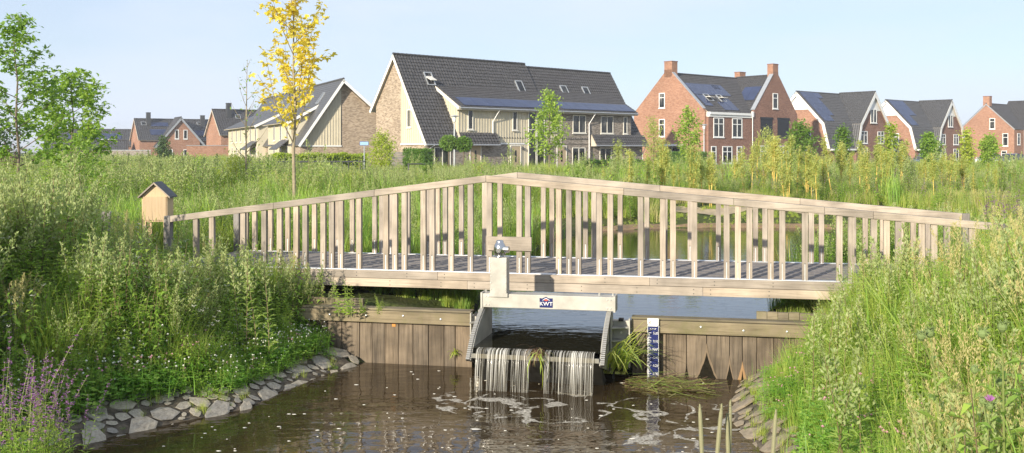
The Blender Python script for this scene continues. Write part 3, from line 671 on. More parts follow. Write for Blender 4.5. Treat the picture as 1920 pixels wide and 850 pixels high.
# ================================================================== insect box on legs, posts
p = P(296, 415, 16.6); BX = empty('wooden_box', (p.x, 16.6, gz(p.x, 16.6)), R(4), 'pale timber insect box with a dark pitched roof standing behind the left railing end', 'insect box')
w, d, zb0, zt0 = .205, .19, p.z-BX.location.z, H-(366-HOR)*16.6/F-BX.location.z
apex = zt0+.19
q = MB(); q.prism([(-w, zb0), (w, zb0), (w, zt0), (0, apex), (-w, zt0)], lambda a, t: (a[0], t, a[1]), -d, d); body = bevel(q.build('body', MAT['box_wood'], BX), .004)
q = MB(); q.box(-w+.02, w-.02, -d-.012, -d-.001, zb0+.03, zt0-.02); q.build('front_panel', MAT['box_wood'], body)
for sg in (-1, 1):
    q = MB(); dx, dz_ = sg*(w+.05), -(apex-zt0)*(w+.05)/w
    q.prism([(0, .005), (dx, dz_+.005), (dx, dz_+.03), (0, .035)] if sg > 0 else [(0, .035), (dx, dz_+.03), (dx, dz_+.005), (0, .005)], lambda a, t: (a[0], t, apex+a[1]), -d-.04, d+.05); q.build('roof_panel', MAT['felt_roof'], BX)
    q = MB(); q.prism([(0, .0), (dx*1.01, dz_), (dx*1.01, dz_+.028), (0, .030)], lambda a, t: (a[0], t, apex+a[1]), -d-.058, -d-.042); q.build('bargeboard', MAT['railing_wood'], BX)
    for yy in (-d+.03, d-.03):
        q = MB(); q.box(sg*(w-.035)-.03, sg*(w-.035)+.03, yy-.03, yy+.03, -.3, zb0-.001); q.build('leg', MAT['box_wood'], BX)
p = P(198, 398, 15.5); q = MB(); q.box(-.07, .07, -.07, .07, -.2, p.z-gz(p.x, 15.5)); q.box(-.078, .078, -.078, .078, p.z-gz(p.x, 15.5)-.06, p.z-gz(p.x, 15.5)+.01)
tag(bevel(q.build('marker_post', MAT['grey_post_wood'], loc=(p.x, 15.5, gz(p.x, 15.5)), rot=(0, 0, .3)), .01), 'short dark grey timber post in the weeds left of the insect box', 'post')
# ================================================================== houses
def vec(axis, p, t): return Vector((t, p[0], p[1])) if axis == 'u' else Vector((p[0], t, p[1]))
class Slope:
    def __init__(s, axis, t0, t1, a, c):
        """roof plane between profile points a and c, extruded t0..t1"""
        lo, hi = (a, c) if a[1] < c[1] else (c, a)
        s.o = vec(axis, lo, t0); s.ax = (vec(axis, lo, t1)-s.o).normalized(); d = vec(axis, hi, t0)-s.o
        s.S = d.length; s.ay = d.normalized(); s.L = t1-t0; s.n = s.ax.cross(s.ay)
        if s.n.z < 0: s.n = -s.n
def tiles(root, sl, mat, cw=.30, rh=.34, amp=.034, step=.045, seg=4, name='roof', soffit='soffit'):
    mb = MB(); nc = max(1, round(sl.L/cw)); nr = max(1, round(sl.S/rh)); cols = nc*seg+1; lines = []
    for r in range(nr): lines += [(r/nr, step), ((r+1)/nr-.001, 0)]
    for (f, h) in lines:
        for i in range(cols):
            x = sl.L*i/(cols-1); w = amp*math.cos(2*math.pi*i/seg) if amp else 0
            mb.v.append(tuple(sl.o+sl.ax*x+sl.ay*(f*sl.S)+sl.n*(.05+h+w)))
    for l in range(len(lines)-1):
        for i in range(cols-1):
            a = l*cols+i; q = (a, a+1, a+cols+1, a+cols)
            mb.f.append(q if sl.ax.cross(sl.ay).dot(sl.n) > 0 else q[::-1]); mb.m.append(0)
    mb.fbox(sl.o, sl.ax, sl.ay, sl.n, 0, sl.L, 0, sl.S, -.06, .02, 1)
    return mb.build(name, [mat, MAT[soffit]], root)
def ridge(root, a, b, mat, r=.11):
    a, b = Vector(a), Vector(b); L = (b-a).length; n = max(1, int(L/.42)); mb = MB()
    for i in range(n): mb.tube([a+(b-a)*(i/n), a+(b-a)*((i+.97)/n)], [r*1.08, r*.92], 8)
    return mb.build('ridge_tiles', mat, root)
FACES = {'front': ((1,0,0), (0,-1,0)), 'left': ((0,1,0), (-1,0,0)), 'right': ((0,1,0), (1,0,0))}
def wframe(face, a, z, at):
    ax, n = FACES[face]; o = (a, at, z) if face == 'front' else (at, a, z)
    return o, ax, (0,0,1), n
def window(root, face, a, z, w, h, at, nx=2, ny=1, frame='white_paint', fw=.07, sill=True):
    F4 = wframe(face, a, z, at); mb = MB()
    mb.fbox(*F4, 0, fw, 0, h, -.02, .05); mb.fbox(*F4, w-fw, w, 0, h, -.02, .05); mb.fbox(*F4, fw, w-fw, 0, fw, -.02, .049); mb.fbox(*F4, fw, w-fw, h-fw, h, -.02, .049)
    for i in range(1, nx): x = w*i/nx; mb.fbox(*F4, x-fw*.45, x+fw*.45, fw, h-fw, -.02, .046)
    if ny > 1: mb.fbox(*F4, fw, w-fw, h*.68-fw*.4, h*.68+fw*.4, -.02, .044)
    o = mb.build('window', MAT[frame], root)
    mb = MB(); mb.fbox(*F4, fw*.6, w-fw*.6, fw*.6, h-fw*.6, -.01, .012); mb.build('pane', MAT['window_glass'], o)
    if sill: mb = MB(); mb.fbox(*F4, -.06, w+.06, -.09, -.002, -.01, .11); mb.build('sill', MAT['cream_trim' if frame == 'cream_trim' else 'white_paint'], o)
    return o
def door(root, face, a, z, w, h, at, frame='cream_trim'):
    F4 = wframe(face, a, z, at); mb = MB()
    mb.fbox(*F4, 0, .08, 0, h, -.02, .05); mb.fbox(*F4, w-.08, w, 0, h, -.02, .05); mb.fbox(*F4, .08, w-.08, h-.08, h, -.02, .049); o = mb.build('door_frame', MAT[frame], root)
    mb = MB(); mb.fbox(*F4, .08, w-.08, 0, h-.08, -.01, .02); mb.build('door_leaf', MAT['door_paint'], o)
    mb = MB(); mb.fbox(*F4, w*.42, w*.58, h*.35, h*.8, .021, .026); mb.build('pane', MAT['window_glass'], o)
def on(root, sl, x, y, w, h, name, mat, d0=.09, d1=.13):
    mb = MB(); mb.fbox(sl.o, sl.ax, sl.ay, sl.n, x, x+w, y, y+h, d0, d1); return mb.build(name, MAT[mat], root)
def panels(root, sl, x0, y0, w, h, cols, rows, gap=.025, skip=()):
    for r in range(rows):
        for c in range(cols):
            if (c, r) in skip: continue
            p = on(root, sl, x0+c*(w+gap), y0+r*(h+gap), w, h, 'solar_panel', 'solar_glass', .1, .14)
def skylight(root, sl, x, y, w=.8, h=1.25, open_=0):
    mb = MB(); g = (sl.o, sl.ax, sl.ay, sl.n)
    mb.fbox(*g, x, x+.09, y, y+h, .03, .17); mb.fbox(*g, x+w-.09, x+w, y, y+h, .03, .17); mb.fbox(*g, x+.09, x+w-.09, y, y+.09, .03, .168); mb.fbox(*g, x+.09, x+w-.09, y+h-.09, y+h, .03, .168)
    o = mb.build('skylight', MAT['zinc'], root)
    if not open_: mb = MB(); mb.fbox(*g, x+.09, x+w-.09, y+.09, y+h-.09, .05, .14); mb.build('pane', MAT['window_glass'], o)
    else:
        mb = MB(); mb.fbox(*g, x+.09, x+w-.09, y+.09, y+h-.09, .05, .075); mb.build('reveal', MAT['black_shutter'], o)
        p0 = sl.o+sl.ax*(x+.09)+sl.ay*(y+h*.6)+sl.n*.16; ay = (sl.ay*math.cos(.6)+sl.n*-math.sin(.6)); nn = sl.ax.cross(ay); nn = nn if nn.z > 0 else -nn
        mb = MB(); mb.fbox(p0, sl.ax, ay, nn, 0, w-.18, -h*.55, h*.4, -.02, .03); mb.build('sash', MAT['cream_trim'], o)
def gable(root, axis, t0, t1, prof, wall, tile, ov=.3, wa=None, wb=None, verge='white_paint', drop=.10, tk={}, vh=.24, both=True, first=True):
    """house body with a roofline profile, returns the roof slopes"""
    wa = prof[0][0]+.3 if wa is None else wa; wb = prof[-1][0]-.3 if wb is None else wb
    px, pz = [p[0] for p in prof], [p[1] for p in prof]
    top = [(x, z-drop) for x, z in [(wa, float(np.interp(wa, px, pz)))] + [p for p in prof if wa < p[0] < wb] + [(wb, float(np.interp(wb, px, pz)))]]
    poly = [(wa, -.4)] + top + [(wb, -.4)]
    mb = MB(); mb.prism(poly, lambda p, t: vec(axis, p, t), t0, t1); mb.build('wall', MAT[wall], root)
    sls = []
    for a, c in zip(prof[:-1], prof[1:]):
        sl = Slope(axis, t0-ov, t1+(ov if both else 0), a, c); sls.append(sl); tiles(root, sl, MAT[tile], **tk)
        for t in ([t0-ov] if first else [])+([t1+ov] if both else []):
            if verge:
                mb = MB(); sg = -1 if t < t1 else 1; A = vec(axis, a, t); C = vec(axis, c, t); D = vec(axis, (0, 0), 1)-vec(axis, (0, 0), 0)
                n = sl.n; mb.fbox(A, (C-A).normalized(), n, D, -.02, (C-A).length+.02, -vh+.05, .045, *((-.03, -.002) if sg < 0 else (.002, .03))); mb.build('bargeboard', MAT[verge], root)
    k = max(range(len(prof)), key=lambda i: prof[i][1]); r0 = Vector((0, 0, .11))
    ridge(root, vec(axis, prof[k], t0-ov)+r0, vec(axis, prof[k], t1+(ov if both else 0))+r0, MAT[tile])
    return sls
def chimney(root, c, w, d, z0, z1, mat='brick_red', cap='brick_brown'):
    mb = MB(); mb.box(-w/2, w/2, -d/2, d/2, z0, z1); o = mb.build('chimney', MAT[mat], root, loc=(c[0], c[1], 0))
    mb = MB(); mb.box(-w/2-.04, w/2+.04, -d/2-.04, d/2+.04, z1-.02, z1+.08); mb.build('chimney_cap', MAT[cap], o)
def battens(root, F4, w, h0, h1, pitch=.30, mat='cream_cladding', hfn=None):
    mb = MB(); mb.fbox(*F4, 0, w, h0, h1, 0, .02) if hfn is None else None
    n = int(w/pitch)
    for i in range(n+1):
        x = min(w-.05, i*w/n); t = h1 if hfn is None else hfn(x)
        if t > h0+.1: mb.fbox(*F4, x, x+.05, h0, t, .021 if hfn is None else 0, .045)
    return mb.build('cladding', MAT[mat], root)
def gutter(root, a, b, r=.07, mat='zinc'): mb = MB(); mb.tube([a, b], r, 8); return mb.build('gutter', MAT[mat], root)
def downpipe(root, pts, mat='white_paint'): mb = MB(); mb.tube(pts, .045, 8); return mb.build('downpipe', MAT[mat], root)

# ---- the long row in the middle
k = .92; z_ = lambda z: 1.7+(z-1.7)*k if z > 1.7 else z
HM = empty('row_house', (-6.94, 81, 0), R(41), 'long terraced house row with dark tiled roof, cream cladding and seven small panels over the eaves', 'house')
HM['label'] = 'long house row with dark tiled roof, cream boarded front and solar panels along the eaves'
Lm = 28.6*k; st = 15.9*k
prof = [(-.35*k, z_(2.35)), (4.8*k, z_(10.6)), (8.7*k, z_(5.5))]; prof2 = [(a, b-.0 if i != 1 else b-.28) for i, (a, b) in enumerate(prof)]
d0, dm, d1 = 3.54*k, 16.5*k, 26.7*k; ze = z_(5.95)
cut = lambda pr: [(.02, float(np.interp(.02, [p[0] for p in pr], [p[1] for p in pr])))]+pr[1:]       # the roof above the raised front
gk = dict(wa=.12, wb=8.1*k, drop=.2)
s1 = gable(HM, 'u', 0, d0, prof, 'brick_tan', 'tile_black', .3, both=False, **gk)
s1b = gable(HM, 'u', d0+.001, st, cut(prof), 'brick_tan', 'tile_black', .0, both=False, first=False, **gk)
s2 = gable(HM, 'u', st+.001, d1, cut(prof2), 'brick_grey', 'tile_black', .0, both=False, first=False, **gk)
s3 = gable(HM, 'u', d1+.001, Lm, prof2, 'brick_grey', 'tile_black', .0, both=True, first=False, **gk)
# boarded part of the left gable
vz = lambda v: float(np.interp(v, [p[0] for p in prof], [p[1] for p in prof]))-.22
mb = MB(); zb_ = z_(2.45); mb.prism([(.1, zb_), (.1, vz(.1)), (3.85*k, vz(3.85*k)), (3.85*k, zb_)], lambda p, t: (t, p[0], p[1]), -.07, -.002); mb.build('cladding', MAT['cream_cladding'], HM)
battens(HM, ((-.07, .12, 0), (0,1,0), (0,0,1), (-1,0,0)), 3.85*k-.14, zb_, 0, .3, hfn=lambda x: vz(x+.12))
mb = MB(); mb.box(-.12, -.002, .06, 3.9*k, zb_-.1, zb_-.003); mb.build('cladding_trim', MAT['white_paint'], HM)
window(HM, 'left', 2.2*k, z_(3.9), .6, 1.5, -.08, 1, frame='cream_trim')
window(HM, 'left', 2.6*k, .9, .5, 1.0, -.002, 1, frame='cream_trim')
# raised front with its own flatter roof
def upper(t0, t1, mat):
    mb = MB(); mb.prism([(0, z_(2.5)), (0, ze-.02), (3.3*k, z_(7.55)), (3.3*k, z_(2.5))], lambda p, t: vec('u', p, t), t0, t1); mb.build('wall', MAT[mat], HM)
upper(d0, dm, 'cream_cladding'); upper(dm+.001, d1, 'brick_grey')
battens(HM, ((d0, 0, 0), (1,0,0), (0,0,1), (0,-1,0)), dm-d0, z_(2.6), ze-.05)
battens(HM, ((d0, .02, 0), (0,1,0), (0,0,1), (-1,0,0)), 2.9*k, z_(3.2), 0, hfn=lambda x: ze+x*.48-.1)
dprof = [(-.65*k, z_(5.72)), (3.5*k, z_(8.05))]
ds = Slope('u', d0-.35, d1+.35, *dprof); tiles(HM, ds, MAT['tile_black'])
mb = MB(); A = vec('u', dprof[0], d0-.35); mb.fbox(A, ds.ay, ds.n, (-1,0,0), 0, ds.S, -.2, .06, .002, .03); mb.build('bargeboard', MAT['cream_trim'], HM)
mb = MB(); mb.box(d0-.34, d1+.34, -.62*k, -.6*k+.03, z_(5.72)-.2, z_(5.72)-.02); mb.box(d0-.33, d1+.33, -.6*k+.031, .05, z_(5.72)-.19, z_(5.72)-.15); mb.build('fascia', MAT['soffit'], HM)
gutter(HM, (d0-.3, -.72*k, z_(5.68)), (d1+.3, -.72*k, z_(5.68)))
panels(HM, ds, .35+.3, .22, 1.44, 1.45, 7, 1, .045); panels(HM, ds, 12.75*k+.3, .22, 1.17, 1.4, 8, 1, .045)
skylight(HM, s1[0], 2.3*k+.3, 5.9, .85, 1.35, 1); skylight(HM, s1b[0], 13.4*k-d0, 4.95, .85, 1.35, 0)
for u in (19.6, 22.8): skylight(HM, s2[0], u*k-st, 4.85, .85, 1.3, 0)
# low roofs over the ground floor
for (a, c) in ((d0-.02, 7.9*k), (20.65*k, Lm)):
    sl = Slope('u', a, c, (-.75*k, z_(2.35)), (-.02, z_(3.45))); tiles(HM, sl, MAT['tile_black']); gutter(HM, (a, -.8*k, z_(2.33)), (c, -.8*k, z_(2.33)))
    mb = MB(); mb.prism([(-.7*k, z_(2.35)-.08), (-.02, z_(3.4)-.1), (-.02, z_(2.35)-.08)], lambda p, t: vec('u', p, t), a, c); mb.build('eave_box', MAT['soffit'], HM)
gutter(HM, (-.3, -.42*k, z_(2.33)), (d0, -.42*k, z_(2.33)))
mb = MB(); mb.box(.0, 9.6*k, .06, .3, -.4, z_(2.5)); mb.box(13.7*k, Lm, .06, .3, -.4, z_(2.5)); mb.build('wall', MAT['brick_grey'], HM)
mb = MB(); mb.box(9.6*k+.002, 13.7*k-.002, .03, .3, -.4, z_(2.5)); mb.build('wall', MAT['cream_cladding'], HM); battens(HM, ((9.6*k, .03, 0), (1,0,0), (0,0,1), (0,-1,0)), 4.1*k, 0, z_(2.5))
mb = MB(); mb.box(7.9*k, 13.7*k, -.045, .02, z_(2.5)-.08, z_(2.5)+.04); mb.build('cladding_trim', MAT['white_paint'], HM)
for u in (4.6, 10.0): window(HM, 'front', u*k, z_(3.75), .55, z_(5.55)-z_(3.75), -.05, 1, frame='cream_trim')
window(HM, 'front', 12.0*k, .25, .95, z_(5.6)-.25, -.06, 1, 2, frame='cream_trim'); window(HM, 'front', 13.1*k, .25, .95, z_(5.6)-.25, -.06, 1, 2, frame='cream_trim')
for u in (18.05, 22.1): window(HM, 'front', u*k, z_(3.6), 1.7, z_(5.4)-z_(3.6), -.002, 2, frame='cream_trim')
window(HM, 'front', 25.5*k, z_(3.6), .55, z_(5.4)-z_(3.6), -.002, 1, frame='cream_trim'); window(HM, 'front', 15.0*k, z_(3.7), .8, 1.6, -.05, 1, frame='cream_trim')
for u, w in ((.85, 1.7), (18.05, 1.7), (22.0, 1.6)): window(HM, 'front', u*k, .35, w, 1.75, .058, 2, frame='cream_trim')
for u in (4.9, 9.75, 15.9, 25.2): door(HM, 'front', u*k, 0, 1.25, 2.28, .055 if u != 9.75 else -.02)
for u, zz in ((7.55, ze), (20.3, ze)): downpipe(HM, [(u*k+.35, -.72*k, zz-.25), (u*k, -.1, zz-1.3), (u*k, -.1, .1 if u > 8 else z_(3.0))])
downpipe(HM, [(.5, -.45*k, z_(2.3)), (.1, -.08, z_(1.9)), (.1, -.08, .05)]); downpipe(HM, [(Lm-.3, -.75*k, z_(2.3)), (Lm-.1, -.05, 1.5), (Lm-.1, -.05, .05)])
for u in (11.3, 16.9): mb = MB(); mb.lathe((u*k, -.12, 2.0), [(.05, -.12), (.1, -.1), (.1, .08), (.04, .14)], 10); mb.build('wall_lamp', MAT['anthracite'], HM)

# ---- red brick house with the cross gable
k = 1.18; z_ = lambda z: 1.7+(z-1.7)*k if z > 1.7 else z
HR = empty('brick_house', (21.7, 112, 0), R(41), 'tall red brick house with two corner chimneys, white cornice and black shutters', 'house')
L1, L2, Wd = 7.2*k, 15*k, 9.0*k; zr, zv = z_(9.4), z_(5.5)
prof = [(-.1, zv), (Wd/2, zr), (Wd+.1, zv)]
sr = gable(HR, 'u', .02, L2-.4, prof, 'brick_red', 'tile_black', -.28, wa=0, wb=Wd, verge=None, both=False)
def parapet(u0, u1):                                       # brick gable rising above the roof, with zinc cover
    mb = MB(); pr = [(-.02, -.4), (-.02, zv+.05), (.25, zv+.42), (Wd/2-.6, zr+.12), (Wd/2-.6, zr+.5), (Wd/2+.6, zr+.5), (Wd/2+.6, zr+.12), (Wd-.25, zv+.42), (Wd, zv+.1), (Wd, -.4)]
    mb.prism(pr, lambda p, t: vec('u', p, t), u0, u1); mb.build('gable_wall', MAT['brick_red'], HR)
    mb = MB(); A, C = Vector((u0, .2, zv+.40)), Vector((u0, Wd/2-.6, zr+.14)); d = (C-A); L = d.length; d.normalize(); mb.fbox(A, d, (1,0,0), d.cross(Vector((1,0,0))) * -1, 0, L, -.03, u1-u0+.14, .0, .05); mb.build('zinc_cover', MAT['zinc'], HR)
parapet(-.05, .27)
chimney(HR, (.45, Wd/2), 1.0, 1.15, zr-.4, z_(10.6)); chimney(HR, (L2-3.6, Wd/2+.2), 1.2, .8, zr-.3, z_(10.15))
uc = (L1+L2)/2
cg = [(L1-.05, zv), (uc, zr+.1), (L2+.05, zv)]
sc_ = gable(HR, 'v', -.35, Wd/2, cg, 'brick_brown', 'tile_black', -.3, wa=L1, wb=L2, verge=None, both=False)
mb = MB(); mb.prism([(L1-.02, -.4), (L1-.02, zv+.1), (L1+.3, zv+.45), (uc-.55, zr+.25), (uc-.55, zr+.55), (uc+.55, zr+.55), (uc+.55, zr+.25), (L2-.3, zv+.45), (L2+.02, zv+.1), (L2+.02, -.4)], lambda p, t: vec('v', p, t), -.42, -.1); mb.build('gable_wall', MAT['brick_brown'], HR)
mb = MB(); A, C = Vector((L1+.25, -.45, zv+.47)), Vector((uc-.55, -.45, zr+.28)); d = C-A; L = d.length; d.normalize(); mb.fbox(A, d, (0,1,0), d.cross(Vector((0,1,0))) * -1 if d.cross(Vector((0,1,0))).z < 0 else d.cross(Vector((0,1,0))), 0, L, -.03, .55, 0, .05); mb.build('zinc_cover', MAT['zinc'], HR)
chimney(HR, (uc, -.0), 1.1, .8, zr, z_(10.65))
mb = MB(); mb.box(.25, L1, -.3, .0, -.4, zv-.5); mb.build('wall', MAT['brick_brown'], HR)
mb = MB(); mb.box(.27, L1-.03, -.42, .1, zv-.52, zv-.25); mb.box(.27, L1-.03, -.56, .1, zv-.249, zv+.02); mb.build('cornice', MAT['white_paint'], HR)
mb = MB(); mb.box(L1-.35, L1-.04, -.6, -.46, zv-.4, zv+.25); mb.build('rain_hopper', MAT['white_paint'], HR); downpipe(HR, [(L1-.2, -.5, zv-.4), (L1-.2, -.5, .1)])
for u in (.96, 3.9): window(HR, 'front', u*k, z_(3.1), 1.62*k, z_(5.0)-z_(3.1), -.302, 2, 2, fw=.11)
for u, w in ((.6, .8), (2.35, 1.55), (4.65, .85)): window(HR, 'front', u*k, .35, w*k, 2.0, -.302, 2 if w > 1 else 1, 2, fw=.11)
window(HR, 'front', 10.55*k, z_(6.1), .9*k, 1.6*k, -.422, 1, 2, fw=.1)
for u in (8.45, 11.4):
    mb = MB(); mb.box(u*k, (u+2.0)*k, -.47, -.423, z_(3.05), z_(5.0)); o = mb.build('shutter', MAT['black_shutter'], HR); mb = MB(); mb.box(u*k-.08, (u+2.0)*k+.08, -.53, -.423, z_(5.0)+.002, z_(5.0)+.24); mb.build('shutter_case', MAT['black_shutter'], o)
    window(HR, 'front', u*k, .35, 2.0*k, 2.1, -.422, 2, 2, fw=.11)
window(HR, 'left', 4.9*k, z_(6.05), .75*k, 1.5*k, -.052, 1, 2, fw=.09); window(HR, 'left', 4.9*k, z_(3.2), .75*k, 1.75*k, -.052, 1, 2, fw=.09); window(HR, 'left', 3.0*k, .4, 1.2, 1.9, -.052, 1, 2, fw=.09)
mb = MB(); mb.box(-1.6, -.06, 3, 5.4, 2.35, 2.6); mb.build('canopy', MAT['white_paint'], HR)
panels(HR, sr[0], .75, 3.2, 1.35, 2.1, 5, 1); panels(HR, sr[0], .75, 1.1, 1.35, 2.0, 1, 1); panels(HR, sr[0], 3.6, .4, 1.35, 1.5, 1, 1); panels(HR, sr[0], 5.05, .4, 1.3, 2.2, 1, 1); panels(HR, sr[0], 5.6, 4.4, 1.3, .95, 1, 1)
for x in (2.2, 4.6): skylight(HR, sr[0], x, 2.0, 1.0, 1.3, 1)
panels(HR, sc_[0], .6, 2.3, 1.2, 2.4, 2, 1)

# ---- the two houses with kinked white edged gables
def kinked(loc, k, label, extra):
    z_ = lambda z: 1.7+(z-1.7)*k if z > 1.7 else z
    h = empty('brick_house', (*loc, 0), R(41), label, 'house')
    Wd = 9*k; zr, zk, zl = z_(9.1), z_(5.15), z_(2.1); c0, c1 = 5.3*k, 13.9*k; uc = (c0+c1)/2
    pr = [(-.15, zl), (.65*k, zk), (Wd/2, zr), (Wd-.65*k, zk), (Wd+.15, zl)]
    s = gable(h, 'u', 0, 13.6*k, pr, 'brick_red', 'tile_grey', .35, wa=.25, wb=Wd-.25, vh=.42, drop=.05, tk=dict(cw=.33))
    pc = [(c0-.1, zl), (c0+.75*k, zk), (uc, zr+.15), (c1-.75*k, zk), (c1+.1, zl)]
    g = gable(h, 'v', -.25, Wd/2, pc, 'brick_brown', 'tile_grey', .4, wa=c0+.3, wb=c1-.3, vh=.5, both=False, drop=.05, tk=dict(cw=.33))
    # white boarded gable tops
    zt = z_(6.9); f = lambda z: (zr-z)/(zr-zk)*(Wd/2-.65*k)
    mb = MB(); mb.prism([(Wd/2-f(zt)+.15, zt), (Wd/2, zr-.15), (Wd/2+f(zt)-.15, zt)], lambda p, t: vec('u', p, t), -.08, -.004); mb.build('gable_boarding', MAT['white_paint'], h)
    mb = MB(); w = (uc-c0-.75*k)*(zr-zt)/(zr-zk); mb.prism([(uc-w+.2, zt), (uc, zr-.1), (uc+w-.2, zt)], lambda p, t: vec('v', p, t), -.32, -.254); mb.build('gable_boarding', MAT['white_paint'], h)
    window(h, 'front', uc-.75*k, z_(5.35), 1.5*k, 1.75*k, -.33, 2, 1, fw=.1)
    for u in (c0+1.3*k, c1-3.2*k):
        window(h, 'front', u, z_(2.75), 1.6*k, 1.55*k, -.252, 2, 2, fw=.1); window(h, 'front', u, .3, 1.6*k, 1.9, -.252, 2, 2, fw=.1)
    window(h, 'left', 2.6*k, z_(2.75), .9*k, 1.6*k, -.002, 1, 2, fw=.1); window(h, 'left', 2.6*k, .5, .9*k, 1.5, -.002, 1, 2, fw=.1); window(h, 'left', 6.0*k, z_(5.4), .6*k, 1.2*k, -.002, 1, fw=.1)
    mb = MB(); mb.box(.0, c0+.1, -.45, .25, zl-.25, zl-.02); mb.build('eave_box', MAT['white_paint'], h)
    mb = MB(); mb.box(c1-.1, c1+1.1, -.45, .25, zl-.25, zl-.02); mb.build('eave_box', MAT['white_paint'], h)
    mb = MB(); mb.box(-.03, 13*k, .2, Wd-.26, z_(2.35), z_(2.35)+.14); mb.box(c0+.28, c1-.28, -.28, -.1, z_(2.35)+.001, z_(2.35)+.13); mb.build('brick_band', MAT['brick_brown'], h)
    panels(h, s[1], .6, .4, 1.05*k, 1.02*k, 4, 5, skip=extra)
    if k > 1.2: mb = MB(); mb.box(uc-.2, uc+.2, -.3, -.253, z_(2.0), z_(2.0)+.4); mb.build('house_sign', MAT['navy_enamel'], h)
kinked((43.2, 135.2), 1.127, 'brown brick house with kinked white edged gables, next to the tall red brick house', [(3, 0), (3, 1), (2, 0), (3, 2), (3,3)])
kinked((63.8, 157), 1.12*1.0, 'brown brick house with kinked white edged gables, further right beside the last red house', [(3, 0), (2, 0), (3, 1), (2, 1)])

# ---- last red house at the right edge
k = 1.1; z_ = lambda z: 1.7+(z-1.7)*k if z > 1.7 else z
HC = empty('brick_house', (86.0, 170.5, 0), R(41), 'plain red brick house at the right edge with a zinc edged valley roof', 'house')
Wd = 8.6*k; zr, zv = z_(9.3), z_(5.2)
gable(HC, 'u', 0, 14, [(-.1, zv), (Wd/2, zr), (Wd+.1, zv)], 'brick_red', 'tile_black', .02, wa=0, wb=Wd, verge='zinc', vh=.16)
c0, c1 = 4.0, 14.0; gable(HC, 'v', -.3, Wd/2, [(c0, zv), ((c0+c1)/2, zr+.6), (c1, zv)], 'brick_red', 'tile_black', .02, wa=c0+.1, wb=c1-.1, verge='zinc', vh=.3, both=False)
chimney(HC, (.5, Wd/2), 1.0, 1.1, zr-.4, z_(10.5)); chimney(HC, (9, .3), 1.0, 1.1, zr, z_(10.9))
window(HC, 'left', 2.9*k, z_(5.3), .95, 1.9, -.002, 1, 2, fw=.1); window(HC, 'left', .9*k, z_(2.6), .95, 2.2, -.002, 1, 2, fw=.1); window(HC, 'left', 1.1*k, .3, .95, 1.6, -.002, 1, 2, fw=.1)
for u in (5.2, 8.2): window(HC, 'front', u, z_(2.8), 1.6, 2.2, -.302, 2, 2, fw=.1); window(HC, 'front', u, .3, 1.6, 1.9, -.302, 2, 2, fw=.1)
window(HC, 'front', 1.2, z_(2.8), 1.2, 2.0, -.002, 1, 2, fw=.1); downpipe(HC, [(3.9, -.1, zv), (3.9, -.1, .1)])

# ---- cream and brick row behind the yellow maple
HL = empty('row_house', (-20.9, 98.3, 0), R(24.5), 'cream boarded house row with brick gable and grey roof behind the yellow maple', 'house')
prof = [(-.35, 2.3), (4.17, 8.9), (8.7, 5.0)]
sL = gable(HL, 'v', 0, 40, prof, 'brick_tan', 'slate', .75, wa=0, wb=8.3, vh=.26, drop=.2, tk=dict(cw=.6, rh=.3, amp=0, step=.015, seg=1))
uz = lambda u: float(np.interp(u, [p[0] for p in prof], [p[1] for p in prof]))-.22
mb = MB(); mb.prism([(.02, 2.35), (.02, uz(.02)), (4.1, uz(4.1)), (4.1, 2.35)], lambda p, t: (p[0], t, p[1]), -.06, -.002); mb.build('cladding', MAT['cream_cladding'], HL)
battens(HL, ((.05, -.06, 0), (1,0,0), (0,0,1), (0,-1,0)), 4.0, 2.35, 0, .28, hfn=lambda x: uz(x+.05))
mb = MB(); mb.box(0, 4.15, -.1, -.001, 2.22, 2.345); mb.build('cladding_trim', MAT['white_paint'], HL)
for (v0, v1, pu) in ((3, 15, -.25), (18, 40, -.8)):
    mb = MB(); mb.prism([(pu, -.3), (pu, 4.9), (3.0, 6.6), (3.0, -.3)], lambda p, t: (p[0], t, p[1]), v0, v1); mb.build('wall', MAT['cream_cladding'], HL)
    battens(HL, ((pu, v0, 0), (0,1,0), (0,0,1), (-1,0,0)), v1-v0, .2, 4.8)
    sl = Slope('v', v0-.4, v1+.4, (pu-.6, 4.65), (3.4, 7.0)); tiles(HL, sl, MAT['slate'], .6, .3, 0, .015, 1)
    mb = MB(); A = Vector((pu-.6, v0-.4, 4.65)); mb.fbox(A, sl.ay, sl.n, (0,-1,0), 0, sl.S, -.22, .05, .002, .03); mb.build('bargeboard', MAT['white_paint'], HL)
    for v in np.arange(v0+1.2, v1-2, 3.4): window(HL, 'left', float(v), 2.9, .9, 1.7, pu-.05, 1, frame='cream_trim'); window(HL, 'left', float(v), .3, .9, 2.0, pu-.05, 1, frame='cream_trim')
    mb = MB(); mb.prism([(pu-1.3, 2.0), (pu-.02, 3.0), (pu-.02, 2.9), (pu-1.3, 1.9)], lambda p, t: (p[0], t, p[1]), v0+1, v0+5); mb.build('porch_roof', MAT['slate'], HL)
for y in (4, 9, 14, 20, 25): skylight(HL, sL[0], y, 5.2, .9, 1.4)

